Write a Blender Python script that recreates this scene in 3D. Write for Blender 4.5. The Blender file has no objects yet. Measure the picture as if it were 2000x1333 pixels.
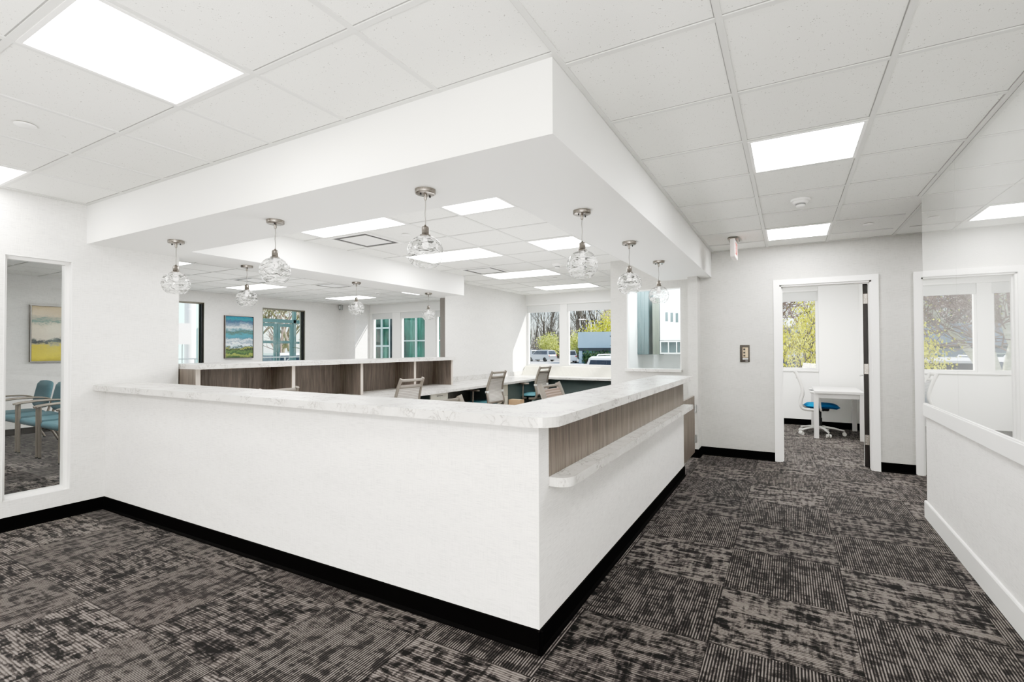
import bpy, bmesh, math, random
from mathutils import Vector, Matrix, noise
random.seed(7)
scene = bpy.context.scene
COL = scene.collection
PI = math.pi

# ------------------------------------------------------------------ mesh helpers
class MB:
    """collects simple solids; build() links them as ONE mesh object"""
    def __init__(s): s.v = []; s.f = []; s.sm = []
    def add(s, vs, fs, smooth=False):
        b = len(s.v); s.v += [tuple(p) for p in vs]
        for f in fs: s.f.append(tuple(b + i for i in f)); s.sm.append(smooth)
        return s
    def box(s, x0, x1, y0, y1, z0, z1):
        vs = [(x0,y0,z0),(x1,y0,z0),(x1,y1,z0),(x0,y1,z0),(x0,y0,z1),(x1,y0,z1),(x1,y1,z1),(x0,y1,z1)]
        return s.add(vs, [(0,3,2,1),(4,5,6,7),(0,1,5,4),(1,2,6,5),(2,3,7,6),(3,0,4,7)])
    def prism(s, poly, z0, z1, smooth=False):
        n = len(poly)
        vs = [(x,y,z0) for x,y in poly] + [(x,y,z1) for x,y in poly]
        fs = [tuple(range(n-1,-1,-1)), tuple(range(n,2*n))]
        s.add(vs, fs)
        return s.add(vs, [(i,(i+1)%n,n+(i+1)%n,n+i) for i in range(n)], smooth)
    def extr(s, poly, a0, a1, axis):
        """poly in the two other axes, extruded along axis"""
        n = len(poly)
        def P(u,v,a): return (a,u,v) if axis=='x' else ((u,a,v) if axis=='y' else (u,v,a))
        vs = [P(u,v,a0) for u,v in poly] + [P(u,v,a1) for u,v in poly]
        fs = [tuple(range(n)), tuple(range(2*n-1,n-1,-1))] + [(i,n+i,n+(i+1)%n,(i+1)%n) for i in range(n)]
        return s.add(vs, fs)
    def lathe(s, prof, cx=0, cy=0, n=24, smooth=True, cap=True):
        vs = []
        for r,z in prof:
            for k in range(n):
                a = 2*PI*k/n; vs.append((cx+r*math.cos(a), cy+r*math.sin(a), z))
        fs = []
        for i in range(len(prof)-1):
            for k in range(n):
                fs.append((i*n+k, i*n+(k+1)%n, (i+1)*n+(k+1)%n, (i+1)*n+k))
        s.add(vs, fs, smooth)
        if cap:
            if prof[0][0] > 1e-4: s.add(vs[:n], [tuple(range(n-1,-1,-1))])
            if prof[-1][0] > 1e-4: s.add(vs[-n:], [tuple(range(n))])
        return s
    def tube(s, pts, rad, n=8, smooth=True, flat=None):
        pts = [Vector(p) for p in pts]
        rs = rad if isinstance(rad, (list, tuple)) else [rad]*len(pts)
        ref = None; vs = []
        for i,p in enumerate(pts):
            t = (pts[min(i+1,len(pts)-1)] - pts[max(i-1,0)])
            t = t.normalized() if t.length > 1e-9 else Vector((0,0,1))
            if ref is None:
                ref = Vector((0,0,1)) if abs(t.z) < .9 else Vector((1,0,0))
            a = t.cross(ref); a = a.normalized() if a.length > 1e-6 else Vector((1,0,0))
            b = a.cross(t); ref = b
            fl = flat or (1,1)
            for k in range(n):
                g = 2*PI*(k+.5)/n
                vs.append(p + a*math.cos(g)*rs[i]*fl[0] + b*math.sin(g)*rs[i]*fl[1])
        fs = [(i*n+k, i*n+(k+1)%n, (i+1)*n+(k+1)%n, (i+1)*n+k) for i in range(len(pts)-1) for k in range(n)]
        s.add(vs, fs, smooth)
        m = len(vs)
        s.add(vs[:n], [tuple(range(n-1,-1,-1))]); s.add(vs[m-n:], [tuple(range(n))])
        return s
    def rbox(s, x0, x1, y0, y1, z0, z1, r=.02, n=4):
        """box with rounded vertical edges and softened top"""
        def ring(ins):
            out = []
            rr = max(r-ins, .002)
            for cx,cy,a0 in ((x1-r,y1-r,0),(x0+r,y1-r,PI/2),(x0+r,y0+r,PI),(x1-r,y0+r,1.5*PI)):
                for k in range(n+1):
                    a = a0+PI/2*k/n; out.append((cx+rr*math.cos(a), cy+rr*math.sin(a)))
            return out
        e = min(r, (z1-z0)/2)*.8
        lv = [(e*.7, z0), (e*.2, z0+e*.3), (0, z0+e), (0, z1-e), (e*.2, z1-e*.3), (e*.7, z1)]
        rings = [[(x,y,z) for x,y in ring(i)] for i,z in lv]
        m = len(rings[0]); vs = [p for q in rings for p in q]
        fs = [(i*m+k, i*m+(k+1)%m, (i+1)*m+(k+1)%m, (i+1)*m+k) for i in range(len(rings)-1) for k in range(m)]
        s.add(vs, fs, True)
        s.add(rings[0], [tuple(range(m-1,-1,-1))]); s.add(rings[-1], [tuple(range(m))])
        return s
    def build(s, name, mat, parent=None, bevel=0):
        me = bpy.data.meshes.new(name)
        me.from_pydata(s.v, [], s.f)
        me.polygons.foreach_set('use_smooth', s.sm)
        bm = bmesh.new(); bm.from_mesh(me)
        bmesh.ops.recalc_face_normals(bm, faces=bm.faces) if len(bm.faces) < 60000 else None
        bm.to_mesh(me); bm.free()
        me.materials.append(mat)
        o = bpy.data.objects.new(name, me); COL.objects.link(o)
        if parent is not None: o.parent = parent
        if bevel:
            md = o.modifiers.new('bevel', 'BEVEL'); md.width = bevel; md.segments = 2; md.limit_method = 'ANGLE'; md.angle_limit = .6
        return o

def thing(name, label, cat, loc=(0,0,0), rz=0, group=None):
    o = bpy.data.objects.new(name, None); COL.objects.link(o)
    o.location = loc; o.rotation_euler = (0,0,rz); o.empty_display_size = .1
    o['label'] = label; o['category'] = cat
    if group: o['group'] = group
    return o
def tag(o, label, cat, group=None):
    o['label'] = label; o['category'] = cat
    if group: o['group'] = group
    return o
def struct(o):
    o['kind'] = 'structure'; return o
def dup(root, loc, rz, label, group=None):
    r = root.copy(); COL.objects.link(r); r.location = loc; r.rotation_euler = (0,0,rz); r['label'] = label
    if group: r['group'] = group
    for ch in list(root.children):
        c = ch.copy(); COL.objects.link(c); c.parent = r
        for g in list(ch.children):
            d = g.copy(); COL.objects.link(d); d.parent = c
    return r

# ------------------------------------------------------------------ node helpers
class G:
    def __init__(s, name):
        s.m = bpy.data.materials.new(name); s.m.use_nodes = True
        s.t = s.m.node_tree; s.t.nodes.clear()
        s.out = s.t.nodes.new('ShaderNodeOutputMaterial')
    def n(s, typ, props=None, **inp):
        nd = s.t.nodes.new('ShaderNode'+typ)
        for k,v in (props or {}).items(): setattr(nd, k, v)
        for k,v in inp.items():
            key = int(k[1:]) if k[0] == '_' and k[1:].isdigit() else k.replace('_', ' ')
            s.set(nd, key, v)
        return nd
    def set(s, nd, key, v):
        i = nd.inputs[key]
        if hasattr(v, 'is_output'): s.t.links.new(v, i)
        elif hasattr(v, 'outputs'): s.t.links.new(v.outputs[0], i)
        else:
            if isinstance(v, (tuple, list)) and len(v) == 3 and i.type == 'RGBA': v = (*v, 1)
            i.default_value = v
    def math(s, op, a, b=0, c=0, clamp=False):
        nd = s.t.nodes.new('ShaderNodeMath'); nd.operation = op; nd.use_clamp = clamp
        for i,v in enumerate((a,b,c)): s.set(nd, i, v)
        return nd.outputs[0]
    def mix(s, fac, a, b, typ='RGBA', blend='MIX'):
        nd = s.t.nodes.new('ShaderNodeMix'); nd.data_type = typ
        if typ == 'RGBA':
            nd.blend_type = blend; ia, ib, io = 6, 7, 2
        else: ia, ib, io = 2, 3, 0
        s.set(nd, 0, fac); s.set(nd, ia, a); s.set(nd, ib, b)
        return nd.outputs[io]
    def ramp(s, fac, stops, interp='LINEAR'):
        nd = s.t.nodes.new('ShaderNodeValToRGB'); cr = nd.color_ramp; cr.interpolation = interp
        while len(cr.elements) < len(stops): cr.elements.new(.5)
        for e,(p,c) in zip(cr.elements, stops):
            e.position = p; e.color = (*c, 1) if not isinstance(c, (int,float)) else (c,c,c,1)
        s.set(nd, 0, fac); return nd.outputs[0]
    def obj(s): return s.n('TexCoord').outputs['Object']
    def gen(s): return s.n('TexCoord').outputs['Generated']
    def xyz(s, v):
        nd = s.n('SeparateXYZ', Vector=v); return nd.outputs
    def vec(s, x, y, z): return s.n('CombineXYZ', X=x, Y=y, Z=z).outputs[0]
    def noise(s, v, scale=1, detail=3, rough=.55, dist=0):
        return s.n('TexNoise', Vector=v, Scale=scale, Detail=detail, Roughness=rough, Distortion=dist).outputs[0]
    def bsdf(s, color, rough=.5, metal=0, spec=.5, bump=None, bs=.3, bd=.01, **kw):
        b = s.n('BsdfPrincipled', Base_Color=color, Roughness=rough, Metallic=metal)
        b.inputs['Specular IOR Level'].default_value = spec
        for k,v in kw.items(): s.set(b, k.replace('_',' '), v)
        if bump is not None:
            nb = s.n('Bump', Strength=bs, Distance=bd, Height=bump); s.t.links.new(nb.outputs[0], b.inputs['Normal'])
        s.t.links.new(b.outputs[0], s.out.inputs[0]); return s.m
def simple(name, col, rough=.5, metal=0, spec=.5, **kw):
    g = G(name); v = g.noise(g.obj(), 35, 3)
    c = g.mix(v, tuple(x*.94 for x in col), tuple(min(1,x*1.05) for x in col))
    return g.bsdf(c, rough, metal, spec, **kw)

M = {}
def m_wallpaper(name, base):
    g = G(name); x,y,z = g.xyz(g.obj()); h = g.math('ADD', x, y)
    a = g.noise(g.vec(g.math('MULTIPLY', h, 14), 0, g.math('MULTIPLY', z, 330)), 1, 3, .6)
    b = g.noise(g.vec(g.math('MULTIPLY', h, 300), 3, g.math('MULTIPLY', z, 12)), 1, 3, .6)
    d = g.noise(g.vec(g.math('MULTIPLY', h, 2.2), 7, g.math('MULTIPLY', z, 9)), 1, 3)
    t = g.math('ADD', g.math('MULTIPLY', a, .55), g.math('MULTIPLY', b, .3)); t = g.math('ADD', t, g.math('MULTIPLY', d, .15))
    c = g.ramp(t, [(.34, tuple(v*.78 for v in base)), (.5, base), (.64, tuple(min(.93, v*1.06) for v in base))])
    return g.bsdf(c, .8, 0, .2, bump=t, bs=.12, bd=.003)
M['paper'] = m_wallpaper('linen_wallpaper', (.735,.73,.712))
M['papershade'] = m_wallpaper('linen_wallpaper_shaded', (.565,.56,.54))  # same linen, darkened in colour to stand for dimmer light at the back wall
M['paperc'] = m_wallpaper('linen_wallpaper_counter', (.76,.75,.735))
def m_paint(name, c, r=.6):
    g = G(name); v = g.noise(g.obj(), 260, 2); k = g.noise(g.obj(), .9, 2)
    col = g.mix(k, tuple(x*.975 for x in c), c)
    return g.bsdf(col, r, 0, .3, bump=v, bs=.04, bd=.002)
M['white'] = m_paint('white_paint', (.83,.83,.815))
M['office'] = m_paint('office_paint', (.80,.80,.785))
M['trim'] = m_paint('satin_trim', (.85,.845,.83), .35)
M['blind'] = m_paint('roller_shade_fabric', (.66,.67,.66), .8)
def m_tile():
    g = G('acoustic_ceiling_tile'); p = g.obj(); x,y,z = g.xyz(p)
    v = g.n('TexVoronoi', Vector=p, Scale=95, Randomness=1.0).outputs['Distance']
    big = g.noise(p, 40, 2)
    th = g.math('MULTIPLY', g.math('SUBTRACT', big, .40, clamp=True), .9)
    dot = g.math('LESS_THAN', v, th)
    fine = g.noise(p, 300, 2)
    col = g.mix(dot, g.mix(fine, (.76,.76,.735), (.84,.84,.815)), (.45,.44,.42))
    return g.bsdf(col, .95, 0, .1, bump=g.math('SUBTRACT', fine, g.math('MULTIPLY', dot, 1.0)), bs=.25, bd=.003)
M['tile'] = m_tile()
M['bar'] = m_paint('tee_bar_enamel', (.70,.70,.68), .45)
def m_carpet():
    g = G('carpet_tile'); x,y,z = g.xyz(g.obj()); T = .6
    u = g.math('DIVIDE', g.math('ADD', x, .338), T); v = g.math('DIVIDE', g.math('SUBTRACT', y, 2.4), T)
    iu, iv = g.math('FLOOR', u), g.math('FLOOR', v)
    par = g.math('FLOORED_MODULO', g.math('ADD', iu, iv), 2)
    wn = g.n('TexWhiteNoise', {'noise_dimensions':'3D'}, Vector=g.vec(iu, iv, 0)).outputs[0]
    al = g.mix(par, x, y, 'FLOAT'); ac = g.mix(par, y, x, 'FLOAT')
    # pile stripes
    st = g.math('SINE', g.math('MULTIPLY', ac, 2*PI/.0125))
    st = g.math('MULTIPLY_ADD', st, .5, .5)
    brk = g.noise(g.vec(g.math('MULTIPLY', al, 14), g.math('MULTIPLY', ac, 90), wn), 1, 2)
    # dark smears drawn out along the pile
    off = g.math('MULTIPLY', wn, 37)
    b1 = g.noise(g.vec(g.math('ADD', g.math('MULTIPLY', al, 7.5), off), g.math('MULTIPLY', ac, 30), off), 1, 5, .66, .5)
    b2 = g.noise(g.vec(g.math('ADD', g.math('MULTIPLY', al, 34), off), g.math('MULTIPLY', ac, 8), 4), 1, 4, .62, .4)
    bb = g.math('MULTIPLY_ADD', b2, .45, g.math('MULTIPLY', b1, .7))
    sm = g.ramp(bb, [(.495, 0), (.62, 1)])
    bold = g.mix(par, .95, .72, 'FLOAT')
    stv = g.mix(par, .45, .88, 'FLOAT')
    l = g.math('MULTIPLY', sm, bold); l = g.math('ADD', l, g.mix(par, .07, .36, 'FLOAT'))
    ms = g.math('SUBTRACT', 1, g.math('MULTIPLY', stv, g.math('SUBTRACT', 1, st)))
    l = g.math('MULTIPLY', l, ms); l = g.math('MULTIPLY', l, g.math('MULTIPLY_ADD', brk, .9, .55))
    tone = g.math('MULTIPLY_ADD', wn, .25, .9)
    l = g.math('MULTIPLY', l, tone)
    # tile joints
    fu = g.math('ABSOLUTE', g.math('SUBTRACT', g.math('FRACT', u), .5)); fv = g.math('ABSOLUTE', g.math('SUBTRACT', g.math('FRACT', v), .5))
    j = g.math('GREATER_THAN', g.math('MAXIMUM', fu, fv), .4965)
    l = g.math('MULTIPLY', l, g.math('MULTIPLY_ADD', j, -.5, 1))
    grain = g.noise(g.obj(), 420, 2)
    l = g.math('MULTIPLY', l, g.math('MULTIPLY_ADD', grain, .7, .65))
    c = g.ramp(l, [(0, (.0035,.003,.0035)), (.2, (.010,.0088,.0088)), (.55, (.060,.0525,.050)), (1, (.22,.197,.184))])
    return g.bsdf(c, .9, 0, .25, bump=g.math('MULTIPLY', st, l), bs=.4, bd=.004, Sheen_Weight=.07, Sheen_Roughness=.35)
M['carpet'] = m_carpet()
def m_laminate():
    g = G('marbled_laminate'); p = g.obj()
    w = g.noise(p, 5, 4, .6, .8)
    vn = g.math('ABSOLUTE', g.math('SUBTRACT', g.noise(p, 13, 5, .6, 1.2), .5))
    vein = g.ramp(vn, [(0, 1), (.022, .25), (.06, 0)])
    br = g.ramp(g.noise(p, 7, 3), [(.42, 0), (.6, 1)])
    c = g.mix(g.math('MULTIPLY', vein, br), g.mix(w, (.54,.53,.51), (.72,.71,.69)), (.30,.28,.265))
    return g.bsdf(c, .27, 0, .5)
M['lam'] = m_laminate()
def m_wood(name, a, b, rough=.5):
    g = G(name); x,y,z = g.xyz(g.obj()); h = g.math('ADD', x, g.math('MULTIPLY', y, 1.0))
    wv = g.noise(g.vec(g.math('MULTIPLY', h, 3), 0, g.math('MULTIPLY', z, 2)), 1, 2)
    hh = g.math('ADD', h, g.math('MULTIPLY', wv, .05))
    f1 = g.noise(g.vec(g.math('MULTIPLY', hh, 150), 0, g.math('MULTIPLY', z, 3.5)), 1, 4, .65)
    f2 = g.noise(g.vec(g.math('MULTIPLY', hh, 28), 5, g.math('MULTIPLY', z, 1.6)), 1, 3)
    t = g.math('MULTIPLY_ADD', f1, .6, g.math('MULTIPLY', f2, .4))
    c = g.ramp(t, [(.33, a), (.66, b)])
    return g.bsdf(c, rough, 0, .35, bump=f1, bs=.06, bd=.002)
M['wood'] = m_wood('grey_brown_wood', (.085,.071,.062), (.27,.23,.20))
M['woodl'] = m_wood('pale_wood_edge', (.42,.37,.33), (.62,.56,.51))
M['woodt'] = m_wood('dark_teal_wood', (.05,.075,.08), (.12,.16,.165))
M['black'] = simple('black_rubber_base', (.004,.0037,.0037), .6, 0, .05)
M['blackd'] = simple('black_plastic', (.02,.02,.022), .4)
M['doorblk'] = m_wood('espresso_door', (.012,.010,.010), (.03,.026,.024), .4)
def m_nickel():
    g = G('brushed_nickel'); x,y,z = g.xyz(g.obj())
    f = g.noise(g.vec(g.math('MULTIPLY', x, 40), g.math('MULTIPLY', y, 40), g.math('MULTIPLY', z, 600)), 1, 3)
    return g.bsdf(g.mix(f, (.20,.18,.165), (.42,.39,.36)), g.math('MULTIPLY_ADD', f, .2, .2), 1)
M['nickel'] = m_nickel()
M['steel'] = simple('satin_steel', (.5,.5,.5), .3, 1)
M['alu'] = simple('anodised_aluminium', (.33,.31,.27), .4, .8)
M['warmmetal'] = simple('warm_grey_metal', (.27,.235,.20), .42, .5)
def m_thin(name, tint, refl=1.0, rough=0.0):
    g = G(name)
    lw = g.n('LayerWeight', Blend=.5).outputs['Facing']
    p5 = g.math('POWER', lw, 5); fr = g.math('MULTIPLY', g.math('MULTIPLY_ADD', p5, .92, .05), refl)
    wv = g.noise(g.obj(), .7, 1)
    tc = g.mix(wv, tint, tuple(min(1, t*1.01) for t in tint))
    tr = g.n('BsdfTransparent', Color=tc); gl = g.n('BsdfGlossy', Color=(1,1,1), Roughness=rough)
    mx = g.n('MixShader', _0=fr, _1=tr, _2=gl); g.t.links.new(mx.outputs[0], g.out.inputs[0]); return g.m
M['glass'] = m_thin('clear_pane', (.95,.97,.965))
def m_panel():
    g = G('glossy_white_wall_glass'); lw = g.n('LayerWeight', Blend=.5).outputs['Facing']
    wv = g.noise(g.obj(), .6, 1)
    fac = g.math('MULTIPLY_ADD', g.math('POWER', lw, 2), .24, .62)
    df = g.n('BsdfDiffuse', Color=g.mix(wv, (.80,.80,.78), (.83,.83,.81))); gl = g.n('BsdfGlossy', Color=(.97,.98,.975), Roughness=.012)
    mx = g.n('MixShader', _0=fac, _1=df, _2=gl); g.t.links.new(mx.outputs[0], g.out.inputs[0]); return g.m
M['glassp'] = m_panel()
M['glasst'] = m_thin('green_tinted_pane', (.55,.80,.76), 1.2)
def m_globe():
    g = G('swirled_clear_glass'); p = g.obj(); x,y,z = g.xyz(p)
    w = g.noise(g.vec(g.math('MULTIPLY', x, 7), g.math('MULTIPLY', y, 7), g.math('MULTIPLY', z, 24)), 1, 3, .55, .9)
    w2 = g.noise(g.vec(g.math('MULTIPLY', x, 9), g.math('MULTIPLY', y, 9), g.math('MULTIPLY_ADD', z, 42, 5)), 1, 2, .5, .6)
    d1 = g.math('ABSOLUTE', g.math('SUBTRACT', w, .5)); d2 = g.math('ABSOLUTE', g.math('SUBTRACT', w2, .53))
    t1 = g.ramp(d1, [(0, 1), (.028, .85), (.05, 0)]); t2 = g.ramp(d2, [(0, .9), (.018, .7), (.035, 0)])
    thread = g.math('MAXIMUM', t1, t2)
    dk = g.ramp(g.math('ABSOLUTE', g.math('SUBTRACT', w, .575)), [(0, 1), (.012, .9), (.026, 0)])
    lw = g.n('LayerWeight', Blend=.5).outputs['Facing']
    rim = g.math('POWER', lw, 3)
    fr = g.math('MULTIPLY_ADD', g.math('POWER', lw, 4), .55, .06)
    dim = g.math('MAXIMUM', g.math('MULTIPLY', dk, .75), g.math('MULTIPLY', rim, .85))
    tr = g.n('BsdfTransparent', Color=g.mix(dim, (.90,.905,.90), (.09,.09,.09)))
    gl = g.n('BsdfGlossy', Color=(1,1,1), Roughness=.03)
    nb = g.n('Bump', Strength=.6, Distance=.006, Height=g.math('ADD', w, w2)); g.t.links.new(nb.outputs[0], gl.inputs['Normal'])
    m1 = g.n('MixShader', _0=fr, _1=tr, _2=gl)
    wd = g.n('BsdfTranslucent', Color=(.95,.95,.94)); wf = g.n('BsdfDiffuse', Color=(.95,.95,.94))
    wm = g.n('MixShader', _0=.5, _1=wd, _2=wf)
    m2 = g.n('MixShader', _0=g.math('MULTIPLY', thread, .8), _1=m1, _2=wm)
    g.t.links.new(m2.outputs[0], g.out.inputs[0]); return g.m
M['globe'] = m_globe()
def m_emit(name, c, s):
    g = G(name); f = g.noise(g.obj(), 2, 1)
    e = g.n('Emission', Color=g.mix(f, tuple(x*.99 for x in c), c), Strength=s); g.t.links.new(e.outputs[0], g.out.inputs[0]); return g.m
M['light'] = m_emit('led_diffuser', (1,.99,.97), 9.0)
M['light2'] = m_emit('led_diffuser_corridor', (1,.99,.97), 16.0)
M['bulb'] = m_emit('bulb_glow', (1,.97,.93), .9)
def m_fabric(name, a):
    g = G(name); p = g.obj(); n1 = g.noise(p, 420, 2); n2 = g.noise(p, 6, 2)
    c = g.mix(n1, tuple(v*.8 for v in a), tuple(min(1,v*1.15) for v in a)); c = g.mix(g.math('MULTIPLY', n2, .3), c, tuple(v*.8 for v in a))
    return g.bsdf(c, .75, 0, .25, bump=n1, bs=.15, bd=.002)
M['teal'] = m_fabric('teal_upholstery', (.085,.175,.21))
M['aqua'] = m_fabric('aqua_seat_fabric', (.14,.31,.36))
M['blue'] = m_fabric('bright_blue_seat_fabric', (.012,.20,.42))
M['lumbar'] = m_fabric('blue_grey_lumbar', (.30,.36,.44))
def m_mesh(name, a, b):
    g = G(name); x,y,z = g.xyz(g.obj())
    s_ = g.math('MULTIPLY_ADD', g.math('SINE', g.math('MULTIPLY', z, 2*PI/.021)), .5, .5)
    n1 = g.noise(g.obj(), 90, 2)
    k = g.math('MULTIPLY_ADD', n1, .3, g.math('MULTIPLY', g.math('POWER', s_, 2.0), .8))
    return g.bsdf(g.mix(k, b, a), .7, 0, .2, bump=s_, bs=.5, bd=.004)
M['mesh'] = m_mesh('striped_mesh', (.36,.33,.30), (.66,.64,.61))
M['meshb'] = m_mesh('brown_striped_mesh', (.24,.18,.15), (.42,.34,.30))
M['frame'] = simple('taupe_chair_plastic', (.235,.21,.185), .45)
M['framel'] = simple('pale_grey_plastic', (.60,.59,.57), .45)
M['deskw'] = m_paint('pale_grey_laminate', (.62,.61,.60), .4)
M['cream'] = m_wood('cream_drawer', (.66,.64,.56), (.76,.74,.67))
M['greypan'] = simple('grey_green_panel', (.13,.165,.165), .6)
M['cab'] = simple('white_lacquer', (.82,.84,.83), .35)
M['brown'] = simple('dark_bronze_plate', (.06,.052,.045), .4, .3)
M['beige'] = simple('tan_keypad', (.56,.43,.29), .5)
M['tan'] = simple('tan_cardboard', (.62,.42,.28), .8)
M['exitw'] = simple('white_sign_plastic', (.82,.78,.76), .4)
M['red'] = simple('red_lettering', (.75,.10,.07), .5)
def m_art(name, stops, sx, sz, amt, seed):
    g = G(name); x,y,z = g.xyz(g.gen())
    n1 = g.noise(g.vec(g.math('MULTIPLY', y, sx), seed, g.math('MULTIPLY', z, sz)), 1, 6, .65, .7)
    n2 = g.noise(g.vec(g.math('MULTIPLY', y, sx*5), seed+3, g.math('MULTIPLY', z, sz*4)), 1, 4, .7, .4)
    t = g.math('ADD', z, g.math('MULTIPLY', g.math('SUBTRACT', n1, .5), amt)); t = g.math('ADD', t, g.math('MULTIPLY', g.math('SUBTRACT', n2, .5), amt*.6))
    return g.bsdf(g.ramp(t, stops), .55, 0, .4, bump=n2, bs=.6, bd=.008)
M['art1'] = m_art('yellow_field_canvas', [(0,(.50,.40,.08)),(.10,(.68,.53,.09)),(.26,(.60,.46,.08)),(.30,(.40,.36,.22)),(.335,(.06,.07,.075)),(.375,(.14,.15,.14)),(.41,(.66,.60,.50)),(.62,(.72,.66,.54)),(.68,(.62,.58,.47)),(.73,(.22,.33,.29)),(.78,(.45,.45,.37)),(.84,(.66,.56,.42)),(1,(.62,.50,.33))], 2.4, 8, .30, 1.0)
M['art2'] = m_art('teal_seascape_canvas', [(0,(.06,.10,.05)),(.06,(.30,.33,.10)),(.10,(.04,.08,.05)),(.15,(.13,.19,.07)),(.2,(.03,.05,.04)),(.235,(.36,.36,.12)),(.255,(.03,.05,.06)),(.29,(.45,.58,.62)),(.34,(.76,.80,.80)),(.37,(.20,.28,.36)),(.42,(.62,.68,.70)),(.46,(.10,.22,.29)),(.55,(.10,.30,.38)),(.62,(.10,.15,.12)),(.68,(.16,.30,.36)),(.74,(.62,.68,.68)),(.8,(.22,.30,.38)),(.88,(.07,.13,.22)),(.94,(.06,.28,.33)),(1,(.04,.20,.30))], 2.4, 7, .26, 9.0)
M['walnut'] = m_wood('walnut_float_frame', (.05,.035,.03), (.12,.09,.075))
# outdoors
def m_rough(name, a, b, sc=3, rough=.9):
    g = G(name); n_ = g.noise(g.obj(), sc, 5, .65)
    return g.bsdf(g.ramp(n_, [(.35, a), (.65, b)]), rough, 0, .2, bump=n_, bs=.3, bd=.02)
M['asphalt'] = m_rough('asphalt', (.30,.31,.32), (.42,.43,.44), 8)
M['grass'] = m_rough('spring_grass', (.20,.36,.07), (.42,.58,.16), 6)
M['bark'] = m_rough('grey_brown_bark', (.07,.06,.05), (.19,.165,.14), 5)
M['barkpink'] = m_rough('reddish_twigs', (.17,.12,.105), (.33,.25,.225), 5)
def m_birch():
    g = G('pale_birch_bark'); x,y,z = g.xyz(g.obj())
    n_ = g.noise(g.vec(g.math('MULTIPLY', x, 6), g.math('MULTIPLY', y, 6), g.math('MULTIPLY', z, 14)), 1, 4, .6)
    return g.bsdf(g.ramp(n_, [(.30, (.10,.09,.07)), (.38, (.55,.56,.45)), (.7, (.80,.81,.70))]), .8, 0, .2)
M['birch'] = m_birch()
M['yellow'] = m_rough('yellow_spring_blossom', (.62,.54,.03), (.92,.86,.22), 2)
M['yg'] = m_rough('yellow_green_leaf', (.45,.46,.08), (.75,.74,.26), 2)
M['hedge'] = m_rough('dark_hedge_leaf', (.03,.06,.03), (.10,.16,.07), 3)
M['pinkleaf'] = m_rough('pinkish_bud_haze', (.55,.40,.36), (.82,.70,.64), 2)
M['fascia'] = m_rough('blue_grey_metal_panel', (.42,.53,.63), (.47,.58,.68), .4, .5)
M['fascib'] = m_rough('grey_blue_metal_panel', (.27,.34,.41), (.32,.39,.46), .4, .5)
M['band'] = simple('dark_fascia_band', (.05,.06,.07), .5)
def m_facade():
    g = G('reflective_teal_glazing'); n_ = g.noise(g.obj(), 1.1, 5, .7)
    return g.bsdf(g.ramp(n_, [(.38, (.01,.04,.05)), (.5, (.03,.14,.17)), (.62, (.12,.34,.36))]), .08, 0, .8)
M['facade'] = m_facade()
def m_curtain():
    g = G('green_curtain_wall_glass'); x,y,z = g.xyz(g.obj())
    n_ = g.noise(g.vec(g.math('MULTIPLY', g.math('ADD', x, y), 2.6), 0, g.math('MULTIPLY', z, .35)), 1, 4, .65)
    return g.bsdf(g.ramp(n_, [(.36, (.004,.02,.018)), (.5, (.012,.10,.065)), (.62, (.08,.27,.19))]), .1, 0, .7)
M['curtain'] = m_curtain()
M['mull'] = simple('pale_green_mullion', (.62,.74,.70), .5)
M['tealalu'] = simple('sea_green_aluminium', (.15,.24,.225), .45)
M['lobby'] = simple('pale_aqua_wall', (.52,.72,.68), .6)
M['stone'] = simple('pale_concrete', (.62,.61,.58), .8)
M['carw'] = simple('white_car_paint', (.85,.86,.88), .2)
M['cars'] = simple('silver_car_paint', (.45,.48,.52), .25, .5)
M['card'] = simple('dark_blue_car_paint', (.03,.05,.10), .2)
M['carblk'] = simple('black_car_paint', (.02,.02,.025), .2)
M['carglass'] = simple('dark_car_glass', (.02,.03,.045), .06)
M['tyre'] = simple('tyre_rubber', (.02,.02,.02), .8)
M['signg'] = simple('grey_sign_board', (.62,.60,.59), .6)
M['leaf'] = m_rough('glossy_dark_leaf', (.02,.05,.02), (.06,.13,.05), 4, .5)
M['terracotta'] = simple('grey_pot', (.2,.2,.2), .7)
# ------------------------------------------------------------------ dimensions (metres)
ZC, ZS, FY, LX = 2.57, 2.2445, 6.58, -5.143
WY = 9.88                       # far outside wall with the windows
def wall_holes(mb, axis, pos, th, a0, a1, z0, z1, holes):
    """wall slab of boxes around rectangular holes (h0,h1,zb,zt), sorted along the wall"""
    def B(u0,u1,q0,q1):
        if u1-u0 < 1e-4 or q1-q0 < 1e-4: return
        if axis == 'x': mb.box(u0,u1,pos,pos+th,q0,q1)
        else: mb.box(pos,pos+th,u0,u1,q0,q1)
    c = a0
    for h0,h1,zb,zt in sorted(holes):
        B(c,h0,z0,z1); B(h0,h1,z0,zb); B(h0,h1,zt,z1); c = h1
    B(c,a1,z0,z1); return mb

# floor and ceiling
struct(MB().box(-11.0,4.3,-3.1,10.0,-.06,0).build('floor', M['carpet']))
struct(MB().box(-11.0,4.3,-3.1,10.0,ZC,ZC+.06).build('ceiling', M['tile']))

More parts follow.
